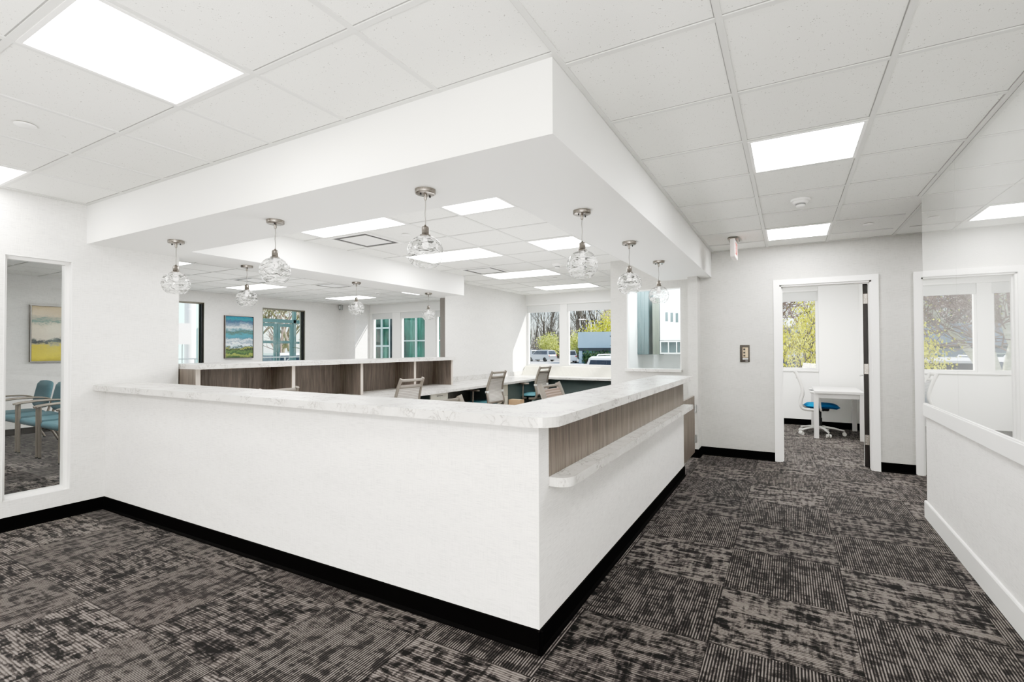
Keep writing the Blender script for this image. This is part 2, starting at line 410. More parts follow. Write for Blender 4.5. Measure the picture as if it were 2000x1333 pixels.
# walls
D1 = (-.088,.806,0,2.097); D2 = (1.237,2.005,0,2.093); SW = (-1.945,-1.225,1.076,2.145)
struct(wall_holes(MB(),'x',FY,.12,-2.171,4.2,0,ZC,[SW,D1,D2]).build('wall_back', M['papershade']))
LW = (1.333,1.728,.222,2.08)
struct(wall_holes(MB(),'y',LX-.12,.12,-3.0,2.53,0,ZC,[LW]).build('wall_left', M['paper']))
struct(MB().box(-5.37,-5.27,6.86,WY,0,ZC).build('wall_side', M['paper']))
struct(MB().box(-5.372,-5.268,6.845,6.8595,0,2.2445).build('trim_1', simple('grey_end_panel', (.20,.185,.175), .5)))
WW = [(-10.12,-9.375),(-9.09,-8.24),(-7.9,-7.1),(-6.9,-6.1),(-5.95,-5.5)]     # waiting room
RW = [(-5.255,-4.42),(-4.26,-3.2),(-3.05,-2.25)]                           # reception
OW = [(-1.10,-.80),(-.63,.447)]                                 # the two offices
ZB, ZT = .965, 2.33
struct(wall_holes(MB(),'x',WY,.14,-11.0,4.3,0,ZC,[(a,b,ZB,ZT) for a,b in WW+RW+OW]).build('wall_far', M['office']))
OP1 = (4.55,5.80,.12,2.345); OP2 = (7.108,8.25,.12,2.335)
struct(wall_holes(MB(),'y',-10.92,.12,-3.0,WY,0,ZC,[OP1,OP2]).build('wall_waiting', M['paper']))
struct(MB().box(-10.8,-10.21,9.36,WY,0,ZC).build('wall_corner', M['paper']))
struct(MB().box(-11.0,4.3,-3.12,-3.0,0,ZC).build('wall_front', M['paper']))
struct(MB().box(4.2,4.32,-3.0,WY,0,ZC).build('wall_outer', M['office']))
struct(MB().box(-1.215,-1.115,FY+.12,WY,0,ZC).build('wall_office_left', M['office']))
struct(MB().box(1.02,1.12,FY+.12,WY,0,ZC).build('wall_office_divider', M['office']))
struct(MB().box(-2.171,-2.05,FY+.12,7.80,0,ZC).box(-2.171,-1.215,7.80,7.92,0,ZC).build('wall_pantry', M['white']))
struct(MB().box(.452,1.02,9.70,WY,0,ZC).build('wall_office_pier', M['office']))
struct(MB().box(-1.10,-.985,6.35,FY,0,ZS).build('wall_column', M['papershade']))
# right wall: papered lower part with cap and tall white base, glossy glass panels above
struct(MB().box(.952,1.07,-3.0,4.965,0,.81).box(.956,1.07,-3.0,4.972,.905,ZC).build('wall_right', M['paperc']))
struct(MB().box(.934,1.09,-3.0,4.966,.81,.905).build('trim_2', M['trim'], bevel=.003))
struct(MB().extr([(.952,0),(.937,0),(.937,.127),(.941,.134),(.952,.134)],-3.0,4.982,'y').build('baseboard_right', M['trim']))
pt = struct(MB().box(.9405,.9559,-3.0,4.974,.9055,.912).build('wall_glazed', M['trim']))
tj = [-3.0,-1.55,-.1,1.3,2.7,4.09,4.975]
for a,b in zip(tj[:-1], tj[1:]):
    MB().box(.948,.9555,a+.0015,b-.0015,.9125,ZC-.001).build('glass_panel', M['glassp'], pt)
# dropped soffit ring over the counters
sf = MB().box(LX,-.845,1.822,2.437,ZS,ZC).box(-1.471,-.845,2.437,FY,ZS,ZC).box(-5.30,-4.745,2.437,6.69,ZS,ZC)
struct(sf.build('trim_3', M['white']))

# ceiling T-bar grid
gb = MB(); gd = MB(); W2, D = .0125, .006
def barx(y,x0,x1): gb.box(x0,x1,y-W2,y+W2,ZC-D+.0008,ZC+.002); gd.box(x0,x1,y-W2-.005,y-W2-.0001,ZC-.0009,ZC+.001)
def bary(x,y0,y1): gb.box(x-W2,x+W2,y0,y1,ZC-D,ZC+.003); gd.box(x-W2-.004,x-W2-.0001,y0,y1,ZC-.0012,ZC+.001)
GX, GY, P = -.2122, 1.3022, .61
for i in range(-9,3):
    x = GX+P*i
    if LX < x < .94 and i != -1: bary(x,-3,1.822 if x < -.85 else FY)
for j in range(-8,10):
    y = GY+P*j
    if -3 < y < FY: barx(y, LX if y < 1.822 else -.845, .945)
bary(-.831,1.797,FY); bary(GX-P,-3,1.797); bary(.934,-3,4.98); barx(1.8092,LX,-.8192); bary(LX+.012,-3,1.82); barx(FY-.012,-.84,4.2)
for y in [3.01+.6125*k for k in range(-1,12)]: barx(y, -4.745 if y < 6.7 else -5.27, -1.471 if y < FY else -2.171)
for k in range(0,7):
    x = -2.0-.605*k
    if x > -4.745: bary(x,2.437,WY if x < -2.2 else 9.85)
    elif x > -5.27: bary(x,6.69,WY)
for k in range(-9,12):
    y = 3.79+.5865*k
    if y > -3: barx(y,-10.8,-5.37)
for k in range(0,10): bary(-5.5-.5975*k,-3,WY)
for y in [GY+P*j for j in range(6,9)]: barx(y,1.08,4.2)
for i in range(2,7): bary(GX+P*i,-3,FY)
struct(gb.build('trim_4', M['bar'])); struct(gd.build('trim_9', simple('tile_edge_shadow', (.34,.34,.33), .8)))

# bases
def base_poly(mb, axis, pos, sgn, a0, a1, th=.008, h=.102):
    prof = [(pos,0),(pos+sgn*(th+.012),0),(pos+sgn*(th+.010),.006),(pos+sgn*th,.016),(pos+sgn*th,h-.002),(pos+sgn*(th-.003),h),(pos,h)]
    return mb.extr(prof, a0, a1, axis)
struct(base_poly(base_poly(MB(),'y',LX,1,-3,1.957),'y',-5.27,1,6.86,WY).build('baseboard_left', M['black']))
bb = MB()
for a,b in ((-.985,-.150),(.872,1.182),(2.06,4.2)): base_poly(bb,'x',FY,-1,a,b)
base_poly(bb,'x',6.35,-1,-1.10,-.977); base_poly(bb,'y',-.985,1,6.342,FY)
struct(bb.build('baseboard_back', M['black']))
struct(base_poly(base_poly(base_poly(MB(),'x',WY,-1,-1.115,.452),'x',9.70,-1,.452,1.02),'x',WY,-1,1.12,4.2).build('baseboard_far', M['black']))
struct(base_poly(base_poly(MB(),'y',-10.8,1,-3,9.36),'x',WY,-1,-10.2,-5.37).build('baseboard_waiting', M['black']))

# door frames
def casing(name, x0, x1, zt, w=.064, t=.018):
    mb = MB()
    for y0,y1 in ((FY-t,FY),(FY+.12,FY+.12+t)):
        mb.box(x0-w,x0,y0,y1,0,zt+w).box(x1,x1+w,y0,y1,0,zt+w).box(x0,x1,y0,y1,zt,zt+w)
    mb.box(x0-.001,x0+.018,FY-.002,FY+.122,0,zt).box(x1-.018,x1+.001,FY-.002,FY+.122,0,zt).box(x0,x1,FY-.002,FY+.122,zt-.018,zt+.001)
    mb.box(x0+.018,x0+.03,FY+.045,FY+.06,0,zt-.018).box(x0+.018,x1-.018,FY+.045,FY+.06,zt-.03,zt-.018)
    return struct(mb.build(name, M['trim']))
casing('trim_5', D1[0], D1[1], D1[3]); casing('trim_6', D2[0], D2[1], D2[3])
# office door swung open into the room: we see its hinge edge
dr = struct(MB().box(.742,.786,FY+.135,FY+1.02,.012,2.075).build('door_1', M['doorblk']))
hx_,hy_,an_ = .786,FY+.135,-.135
dr.matrix_world = Matrix.Translation((hx_,hy_,0)) @ Matrix.Rotation(an_,4,'Z') @ Matrix.Translation((-hx_,-hy_,0))
MB().box(.7395,.742,FY+.137,FY+1.02,.012,2.075).build('door_face', M['cab'], dr)
for z in (1.905,1.11,.31):
    hb = MB().box(.748,.790,FY+.128,FY+.1349,z-.056,z+.056)
    hb.tube([(.793,FY+.128,z-.056),(.793,FY+.128,z+.056)],.007,8)
    h = hb.build('hinge', M['nickel'], dr)
    sb = MB()
    for dz in (-.038,-.012,.016,.04): sb.tube([(.757+.012*(dz>0),FY+.1285,z+dz),(.757+.012*(dz>0),FY+.1265,z+dz)],.004,6)
    sb.build('screw', M['steel'], h)
lv = MB().tube([(.7395,FY+.95,1.0),(.731,FY+.95,1.0)],.027,14).tube([(.731,FY+.95,1.0),(.69,FY+.95,1.0)],.009,8).tube([(.692,FY+.955,1.0),(.690,FY+.83,1.0)],.010,8)
lv.tube([(.786,FY+.95,1.0),(.795,FY+.95,1.0)],.027,14).tube([(.795,FY+.95,1.0),(.815,FY+.95,1.0)],.009,8)
lv.build('lever_handle', M['steel'], dr)

# windows in the outside wall
wn = [2]
def window(x0, x1, mullions=(), shade=2.175, y=WY):
    mb = MB(); f = .032
    mb.box(x0,x0+f,y+.03,y+.10,ZB,ZT).box(x1-f,x1,y+.03,y+.10,ZB,ZT).box(x0+f,x1-f,y+.03,y+.10,ZB,ZB+f).box(x0+f,x1-f,y+.03,y+.10,ZT-f,ZT)
    o = struct(mb.build('window_%d' % wn[0], M['trim'])); wn[0] += 1
    MB().add([(x0+f,y+.07,ZB+f),(x1-f,y+.07,ZB+f),(x1-f,y+.07,ZT-f),(x0+f,y+.07,ZT-f)],[(0,1,2,3)]).build('pane', M['glass'], o)
    MB().box(x0+.004,x1-.004,y+.012,y+.02,shade,ZT-.002).tube([(x0+.004,y+.016,shade),(x1-.004,y+.016,shade)],.009,8).build('roller_shade', M['blind'], o)
    return o
for a,b in WW+RW+OW: window(a,b)
sl = MB()
for a,b in ((-10.2,-5.37),(-5.265,-2.18),(-1.115,.45)):
    sl.box(a,b,WY-.03,WY,ZT+.004,ZT+.03)
struct(sl.build('trim_7', M['trim']))
sl = MB()
for a,b in ((-10.2,-5.37),(-1.115,.45)): sl.box(a,b,WY-.025,WY+.03,ZB-.03,ZB)
struct(sl.build('trim_8', M['trim'], bevel=.003))

# narrow side window in the left wall
f = .028; y0,y1,z0,z1 = LW
mb = MB(); xa,xb = LX-.112,LX-.05
mb.box(xa,xb,y0,y0+f,z0,z1).box(xa,xb,y1-f,y1,z0,z1).box(xa,xb,y0+f,y1-f,z0,z0+f).box(xa,xb,y0+f,y1-f,z1-f,z1)
mb.box(LX-.05,LX+.001,y0-.001,y0+.004,z0,z1).box(LX-.05,LX+.001,y1-.004,y1+.001,z0,z1).box(LX-.05,LX+.001,y0,y1,z1-.004,z1).box(LX-.05,LX+.001,y0,y1,z0,z0+.004)
o = struct(mb.build('window_%d' % wn[0], M['trim'])); wn[0] += 1
MB().add([(LX-.085,y0+f,z0+f),(LX-.085,y1-f,z0+f),(LX-.085,y1-f,z1-f),(LX-.085,y0+f,z1-f)],[(0,1,2,3)]).build('pane', M['glass'], o)
# interior aluminium windows of the waiting room
for (y0,y1,z0,z1) in (OP1,OP2):
    mb = MB(); f = .03
    for xa,xb,ff in ((-10.965,-10.921,f),(-10.9195,-10.88,f*.62),(-10.8795,-10.840,f*.34),(-10.8395,-10.792,f*.12)):
        mb.box(xa,xb,y0,y0+ff,z0,z1).box(xa,xb,y1-ff,y1,z0,z1).box(xa,xb,y0+ff,y1-ff,z0,z0+ff).box(xa,xb,y0+ff,y1-ff,z1-ff,z1)
    o = struct(mb.build('window_%d' % wn[0], M['alu'])); wn[0] += 1
    gk = MB()
    for xx in (-10.9203,-10.8798,-10.8398): gk.box(xx-.004,xx+.004,y1-.034,y1-.001,z0+f,z1-f)
    gk.build('gasket', M['blackd'], o)
    MB().add([(-10.94,y0+f,z0+f),(-10.94,y1-f,z0+f),(-10.94,y1-f,z1-f),(-10.94,y0+f,z1-f)],[(0,1,2,3)]).build('pane', M['glass'], o)
# service window in the back wall
x0,x1,z0,z1 = SW; mb = MB(); f=.012
mb.box(x0,x0+f,FY+.002,FY+.118,z0,z1).box(x1-f,x1,FY+.002,FY+.118,z0,z1).box(x0+f,x1-f,FY+.002,FY+.118,z1-f,z1)
o = struct(mb.build('window_%d' % wn[0], M['trim'])); wn[0] += 1
MB().box(x0-.02,x1+.012,FY-.05,FY+.118,z0-.038,z0+.001).build('window_sill', M['lam'], o, bevel=.003)
for a,b,yy in ((x0+f,(x0+x1)/2+.01,FY+.05),((x0+x1)/2-.015,x1-f,FY+.07)):
    MB().add([(a,yy,z0),(b,yy,z0),(b,yy,z1-f),(a,yy,z1-f)],[(0,1,2,3)]).build('pane', M['glass'], o)

# ------------------------------------------------------------------ reception counter
C = thing('reception_counter', 'long white linen-covered reception counter with black base in the foreground', 'counter', (-.984,1.9586,0))
mb = MB(); L = LX+.984
mb.box(.0005+L,0,0,.104,0,1.012).box(L+.0005,-.118,.104,.118,0,1.012).box(-.118,0,.104,3.43,0,.757).box(-.118,-.012,.104,3.43,.757,1.012)
mb.build('clad_wall', M['paperc'], C)
MB().box(-.012,0,.104,3.43,.757,1.012).build('wood_panel', M['wood'], C)['label'] = 'grey-brown wood grain band under the countertop'
bz = MB()
base_poly(bz,'x',0,-1,L,.020); base_poly(bz,'y',0,1,-.020,3.432)
bz.box(-.118,.008,3.432,3.44,0,.102)
bz.build('kick_base', M['black'], C)
def rounded(poly, corners, n=8):
    out = []; m = len(poly)
    for i,(x,y) in enumerate(poly):
        r = corners.get(i,0)
        if not r: out.append((x,y)); continue
        a = Vector(poly[i-1])-Vector((x,y)); b = Vector(poly[(i+1)%m])-Vector((x,y)); a.normalize(); b.normalize()
        c = Vector((x,y))+a*r+b*r
        for k in range(n+1):
            t = k/n*PI/2
            p = c - b*r*math.cos(t) - a*r*math.sin(t); out.append((p.x,p.y))
    return out
lp = rounded([(0,.105),(.10,.105),(.10,3.425),(0,3.425)], {1:.075})
MB().prism(lp,.714,.757).build('writing_ledge', M['lam'], C, bevel=.003)['label'] = 'marbled pale ledge shelf along the wood band'
MB().box(-.118,.0,.104,.108,.70,.714).build('ledge_bracket', M['black'], C)
ct = rounded([(LX,1.872),(-.882,1.872),(-.882,5.385),(-1.262,5.385),(-1.262,2.235),(LX,2.27)], {1:.11})
tag(MB().prism(ct,1.0125,1.058).build('countertop', M['lam'], bevel=.004), 'L-shaped marbled white countertop with rounded corner on the front counter', 'countertop')
Gt = thing('swing_gate', 'low grey-brown wooden swing gate between counter end and wall column', 'gate', (-1.035,6.31,0))
MB().box(-.015,.015,-.90,0,.07,.765).build('gate_panel', M['wood'], Gt, bevel=.002)
for z in (.235,.60):
    hb = MB().tube([(.022,.018,z-.05),(.022,.018,z+.05)],.011,10).box(.0155,.019,-.035,.015,z-.045,z+.045).box(.015,.035,.026,.0395,z-.045,z+.045)
    hb.build('hinge', M['steel'], Gt)

# back counter with open cubbies along the waiting room
BX = -4.80
K = thing('cubby_counter', 'raised back counter with open wooden cubbies facing the reception desks', 'counter', (-5.26,2.54,0))
MB().box(-.11,0,0,3.99,0,1.168).build('front_wall', M['paperc'], K)
MB().box(.0005,.02,0,3.99,.7605,1.168).build('back_panel', M['wood'], K)
for y in (0,1.01,2.01,3.04,3.95):
    w = .04
    MB().box(.0205,.395,y,y+w,.7605,1.168).build('divider', M['wood'], K)
    MB().box(.3955,.400,y,y+w,.7605,1.168).build('edge_band', M['woodl'], K)
tag(MB().prism(rounded([(-5.40,2.545),(BX,2.545),(BX,6.56),(-5.40,6.56)],{2:.03}),1.1685,1.214).build('countertop', M['lam'], bevel=.003), 'straight pale laminate countertop on the back counter with cubbies', 'countertop')
wt = [(-5.262,2.54),(-4.30,2.54),(-4.34,9.05),(-2.20,9.05),(-2.20,WY-.005),(-5.262,WY-.005)]
tag(MB().prism(wt,.722,.76).build('worktop', M['lam'], bevel=.003), 'low L-shaped pale worktop running below the cubbies to the window', 'worktop')
tag(MB().box(-5.269,-5.25,6.90,9.70,.7605,.85).build('backsplash', M['lam'], bevel=.002), 'low pale backsplash strip along the side wall on the worktop', 'backsplash')
tag(MB().extr([(9.60,.7605),(9.875,.7605),(9.875,.958),(9.80,.958),(9.78,.95)],-5.245,-2.19,'x').build('backsplash', m_wood('pale_ash_ledge', (.64,.62,.53), (.76,.74,.66))), 'pale sloped ledge backsplash under the reception window', 'backsplash')
def pedestal(y0,y1,label,mat,x0=-4.95,x1=-4.42):
    t = thing('drawer_pedestal', label, 'cabinet', ((x0+x1)/2,(y0+y1)/2,0)); hw,hd = (x1-x0)/2,(y1-y0)/2
    MB().box(-hw,hw-.02,-hd,hd,.02,.7205).build('carcass', M['greypan'], t)
    for k,(a,b) in enumerate(((.04,.31),(.316,.51),(.516,.715))):
        d = MB().box(hw-.0195,hw,-hd+.003,hd-.003,a,b).build('drawer', mat, t, bevel=.002)
        MB().box(hw+.0005,hw+.018,-.06,.06,b-.045,b-.035).build('handle', M['steel'], d)
    return t
pedestal(5.42,5.82,'cream drawer pedestal under the worktop, behind the nearer taupe chair',M['cream'])
pedestal(7.16,7.58,'cream drawer pedestal under the worktop, right of the middle chair',M['cream'])
tag(MB().box(-4.46,-4.44,7.62,9.25,.0,.7205).build('modesty_panel', M['greypan']), 'dark grey-green panel under the side worktop', 'panel')
tag(MB().box(-4.43,-2.21,9.30,9.32,.0,.7205).build('modesty_panel', M['greypan']), 'dark grey-green panel under the window worktop', 'panel')
bx = thing('cardboard_box','small tan box on the floor beside the cream drawers','box',(-4.27,7.62,0))
MB().box(-.12,.12,-.07,.07,0,.44).build('carton', M['tan'], bx)
MB().box(-.118,.118,-.035,.035,.4405,.442).build('tape', simple('packing_tape',(.7,.52,.36),.3), bx)

# pantry seen through the service window
w_ = thing('wall_cabinet','tall dark teal wood wall cabinet at left behind the service window','cabinet',(-1.96,7.79,1.255))
MB().box(-.088,.087,-.285,0,0,.98).build('carcass', M['woodt'], w_)
for k in range(3): MB().box(-.085+.0575*k,-.031+.0575*k,-.300,-.2855,.003,.977).build('door', M['woodt'], w_)
w2 = thing('wall_cabinet','narrow dark wall cabinet right of the white strip behind the service window','cabinet',(-1.765,7.79,1.255))
MB().box(-.05,.053,-.285,0,0,.86).build('carcass', M['woodt'], w2)
MB().box(-.048,.051,-.300,-.2855,.003,.857).build('door', m_wood('olive_wood',(.07,.08,.065),(.15,.16,.13)), w2)
w3 = thing('wall_cabinet','white wall cabinet with three dark slots behind the service window','cabinet',(-1.35,7.79,1.47))
MB().box(-.355,.13,-.285,0,0,.80).build('carcass', M['cab'], w3)
for k in range(3): MB().box(-.275+.075*k,-.235+.075*k,-.2875,-.2855,.285-.01*k,.425-.01*k).build('slot', M['woodt'], w3)
w4 = thing('cubby_shelf','white shelf with a row of dark square cubbies behind the service window','shelf',(-1.35,7.79,1.265))
MB().box(-.357,.13,-.285,0,.0,.018).box(-.357,.13,-.285,0,.18,.198).box(-.357,.13,-.012,0,.018,.18).build('shelf_board', M['cab'], w4)
for k in range(5): MB().box(-.357+.1187*k,-.345+.1187*k,-.285,-.0125,.0185,.1795).build('divider', M['cab'], w4)
for k in range(4): MB().box(-.344+.1187*k,-.2395+.1187*k,-.255,-.2505,.0185,.1795).build('front', M['woodt'], w4)

# ------------------------------------------------------------------ lights, vents and other ceiling fittings
LIGHTS = [
 (-2.652,-2.042,.692,1.302,'square LED ceiling panel nearest the camera, upper left of the photo'),
 (-5.092,-4.482,.692,1.302,'square LED ceiling panel against the left wall beside the soffit, cut by the photo edge'),
 (-.2122,.3978,3.132,3.742,'square LED ceiling panel in the corridor, nearer of the two there'),
 (-.2122,.3978,5.572,6.182,'square LED ceiling panel in the corridor near the office door and exit sign'),
 (-2.605,-2.0,3.01,3.6225,'square LED panel in the reception ceiling touching the soffit corner'),
 (-2.605,-2.0,4.8475,5.46,'square LED panel in the reception ceiling beside the right soffit, behind a pendant'),
 (-4.42,-3.21,3.01,3.6225,'long LED panel in the reception ceiling at the front soffit, beside the air vent'),
 (-4.42,-3.21,4.8475,5.46,'long LED panel in the middle of the reception ceiling behind the middle front pendant'),
 (-4.42,-3.21,6.685,7.2975,'long LED panel in the reception ceiling between second vent and smoke detector'),
 (-4.42,-3.21,8.5225,9.135,'long LED panel in the reception ceiling closest to the window'),
 (-9.6825,-8.4875,5.5495,6.136,'long LED panel in the waiting room ceiling above the teal painting'),
 (-9.6825,-8.4875,7.8955,8.482,'long LED panel in the waiting room ceiling near its far left corner'),
 (-7.29,-6.0975,7.8955,8.482,'long LED panel in the waiting room ceiling near the beam and windows'),
 (-8.4875,-7.2925,3.2035,3.79,'long LED panel in the waiting room ceiling just past the left wall end'),
]
for x0,x1,y0,y1,lab in LIGHTS:
    e = .013; x0+=e; x1-=e; y0+=e; y1-=e
    t = thing('ceiling_light', lab, 'ceiling light', ((x0+x1)/2,(y0+y1)/2,ZC-.0085)); hx,hy = (x1-x0)/2,(y1-y0)/2; w=.018
    mb = MB().box(-hx,-hx+w,-hy,hy,0,.008).box(hx-w,hx,-hy,hy,0,.008).box(-hx+w,hx-w,-hy,-hy+w,0,.008).box(-hx+w,hx-w,hy-w,hy,0,.008)
    mb.build('frame', M['trim'], t)
    MB().box(-hx+w,hx-w,-hy+w,hy-w,.002,.0075).build('diffuser', M['light2'] if 'corridor' in lab else M['light'], t)
def vent(x0,x1,y0,y1,lab,grp=None):
    e=.014; x0+=e; x1-=e; y0+=e; y1-=e
    t = thing('ceiling_vent', lab, 'air vent', ((x0+x1)/2,(y0+y1)/2,ZC-.012), 0, grp); hx,hy = (x1-x0)/2,(y1-y0)/2
    mb = MB(); w=.03
    mb.box(-hx,-hx+w,-hy,hy,0,.0115).box(hx-w,hx,-hy,hy,0,.0115).box(-hx+w,hx-w,-hy,-hy+w,0,.0115).box(-hx+w,hx-w,hy-w,hy,0,.0115)
    mb.build('frame', M['trim'], t)
    MB().box(-hx+w,hx-w,-hy+w,hy-w,.008,.0115).build('dark_slot', M['blackd'], t)
    q=.095
    MB().box(-hx+q,hx-q,-hy+q,hy-q,.003,.0078).build('plaque', M['white'], t, bevel=.002)
vent(-4.42,-3.815,3.6225,4.235,'square air vent beside the front long light in the reception ceiling')
vent(-4.42,-3.815,6.0725,6.685,'square air vent in front of the third long light in the reception ceiling')
vent(-7.89,-7.2925,6.136,6.7225,'square air vent in the waiting room ceiling near the beam')
vent(-8.4875,-7.89,4.9625,5.549,'square air vent in the waiting room ceiling behind the first left pendant')
def cap(x,y,lab):
    t = thing('sprinkler_cap', lab, 'sprinkler cover', (x,y,ZC-.012))
    MB().lathe([(.0,0),(.042,0),(.046,.003),(.046,.007)],n=24).build('cover_plate', M['trim'], t)
    MB().lathe([(.040,.0075),(.040,.0128)],n=20).build('ring', M['nickel'], t)
cap(-3.575,1.0,'round white sprinkler cover in the front left ceiling')
cap(-3.54,3.93,'round white sprinkler cover beside the reception air vent')
cap(-3.5,7.62,'round white sprinkler cover deep in the reception ceiling')
cap(.70,5.83,'round white sprinkler cover in the corridor ceiling near the far wall')
cap(-9.9,8.2,'round white sprinkler cover in the waiting room ceiling')
def detector(x,y,lab,s=1):
    t = thing('smoke_detector', lab, 'smoke detector', (x,y,ZC-.062))
    MB().lathe([(.068,.046),(.072,.052),(.072,.0615)],n=28).build('mount', M['trim'], t)
    MB().lathe([(.0,0),(.03,0),(.034,.010),(.034,.014)],n=24).lathe([(.046,.026),(.056,.032),(.060,.0455)],n=24).build('sensor_body', M['trim'], t)
    MB().lathe([(.036,.0145),(.036,.0255)],n=20).build('grille', simple('detector_grille',(.3,.3,.3),.6), t)
detector(.098,4.60,'white round smoke detector on the corridor ceiling')
detector(-2.905,6.40,'round smoke detector on the reception ceiling beside a pendant')
detector(-7.66,7.64,'small smoke detector on the waiting room ceiling beyond the beam')
# exit sign, seen nearly edge-on
E_ = thing('exit_sign', 'white edge-on exit sign hanging from the corridor ceiling near the far wall', 'exit sign', (-.52,5.88,ZC-.225))
MB().rbox(-.026,.026,-.15,.15,0,.195,.012).build('housing', M['exitw'], E_)
MB().rbox(-.055,.055,-.11,.11,.1955,.2195,.02).build('canopy', M['nickel'], E_)
def letters(xf, sg):
    mb = MB(); h=.13; z0=.032; w=.045; s=.012
    def R(u0,u1,a,b): mb.box(min(xf,xf+sg*.0015),max(xf,xf+sg*.0015),min(sg*u0,sg*u1),max(sg*u0,sg*u1),z0+a,z0+b)
    u=-.115
    R(u,u+s,0,h); R(u+s,u+w,0,s); R(u+s,u+w,h-s,h); R(u+s,u+w*.85,h/2-s/2,h/2+s/2)
    u=-.055
    for k in range(12):
        a=h*k/12; b=h*(k+1)/12; t=(k+.5)/12
        R(u+(w-s)*t,u+(w-s)*t+s,a,b); R(u+(w-s)*(1-t),u+(w-s)*(1-t)+s,a,b)
    u=.012; R(u,u+s,0,h)
    u=.045; R(u+w/2-s/2,u+w/2+s/2,0,h-s); R(u,u+w,h-s,h)
    mb.build('exit_lettering', M['red'], E_)
letters(.0262,1); letters(-.0262,-1)
# dimmer keypad on the far wall
k_ = thing('wall_keypad', 'dark bronze wall plate with tan three-button keypad on the far wall', 'switch', (-.470,FY-.001,1.283))
MB().rbox(-.054,.054,-.010,0,-.105,.105,.004).build('plate', M['brown'], k_)
MB().box(-.024,.036,-.0135,-.0105,-.048,.074).build('insert', M['beige'], k_)
for z,c in ((.052,M['blackd']),(.012,M['blackd']),(-.026,M['brown'])): MB().rbox(-.016,.006,-.0175,-.014,z-.011,z+.011,.002).build('button', c, k_)
MB().box(-.024,.036,-.0125,-.0105,-.072,-.058).box(.006,.036,-.0112,-.0105,-.093,-.088).build('label_strip', M['cab'], k_)
s_ = thing('wall_sensor','small grey sensor in the upper corner of the waiting room','sensor',(-10.73,9.345,2.50))
MB().rbox(-.05,.05,-.05,.014,-.08,.08,.015).build('body', simple('grey_sensor_plastic',(.42,.43,.43),.5), s_)
MB().rbox(-.025,.025,-.058,-.0505,-.045,.03,.006).build('lens', M['cab'], s_)

# ------------------------------------------------------------------ pendants
def make_pendant(label, loc, grp):
    t = thing('pendant_light', label, 'pendant light', loc, 0, grp)     # origin on the soffit
    c = MB().lathe([(.0,-.026),(.048,-.026),(.056,-.023),(.058,-.019),(.058,-.0005)],n=36).build('canopy', M['nickel'], t)
    for a in (.5,.5+PI): MB().lathe([(.0045,-.036),(.0055,-.033),(.0045,-.0265)],.034*math.cos(a),.034*math.sin(a),8).build('screw', M['blackd'], c)
    MB().lathe([(.004,-.06),(.009,-.052),(.009,-.0265)],n=12).build('strain_relief', M['nickel'], t)
    MB().tube([(.0015*math.sin(k*.9),.001*math.cos(k*1.3),-.058-.144*k/10) for k in range(11)],.0032,6).build('cord', simple('silver_cord',(.30,.29,.27),.5) if 'cord' not in M else M['cord'], t)
    MB().lathe([(.031,-.262),(.031,-.254),(.0215,-.252),(.0215,-.216),(.019,-.208),(.008,-.203),(.0045,-.196)],n=24).build('socket', M['nickel'], t)
    # blown glass globe with trailed swirls, flat open foot
    nr, nt = 64, 44; R = .1; zc = -.352; vs = []; a0, a1 = .30, 2.52
    def sw(th,ph):
        d = 0
        for m,k,o,am in ((1,9,0,1),(-1,11,1.7,.8),(2,14,.4,.5)):
            s1 = math.sin(k*th + m*ph + .9*math.sin(ph*2+o) + .5*math.sin(3*ph+o*2) + o)
            d += am*max(0,s1-.35)**1.5
        return d
    for i in range(nt+1):
        th = a0+(a1-a0)*i/nt
        e = min(1, 4*i/nt, 4*(nt-i)/nt)
        for k in range(nr):
            ph = 2*PI*k/nr; r = R*(1+.016*e*sw(th,ph))
            vs.append((r*math.sin(th)*math.cos(ph), r*math.sin(th)*math.sin(ph), zc+.97*r*math.cos(th)))
    fs = []
    for i in range(nt):
        for k in range(nr): fs.append((i*nr+k, (i+1)*nr+k, (i+1)*nr+(k+1)%nr, i*nr+(k+1)%nr))
    MB().add(vs,fs,True).build('glass_globe', M['globe'], t)
    b = MB().lathe([(.0,-.332),(.012,-.328),(.019,-.315),(.018,-.300),(.012,-.283),(.012,-.2625)],n=16).build('bulb', M['bulb'], t)
    return t
M['cord'] = simple('silver_cord',(.34,.33,.31),.5)
PEND = [
 ((-4.368,2.125),'swirled glass pendant over the front counter beside the left wall'),
 ((-3.092,2.125),'swirled glass pendant over the front counter, second from the left wall'),
 ((-1.770,2.125),'swirled glass pendant over the front counter nearest the counter corner'),
 ((-1.160,2.945),'swirled glass pendant over the right counter nearest the camera'),
 ((-1.160,4.01),'swirled glass pendant over the right counter, middle of that row of three'),
 ((-1.155,5.05),'swirled glass pendant over the right counter in front of the service window'),
 ((-5.03,3.132),'swirled glass pendant under the back beam, left of the teal painting'),
 ((-5.03,4.631),'swirled glass pendant under the back beam, middle of that row'),
 ((-5.03,6.113),'smallest swirled glass pendant at the far end of the back beam by the windows'),
]
p0 = None
for (x,y),lab in PEND:
    if p0 is None: p0 = make_pendant(lab,(x,y,ZS),'glass globe pendants over the counters')
    else: dup(p0,(x,y,ZS),random.uniform(0,6),lab)
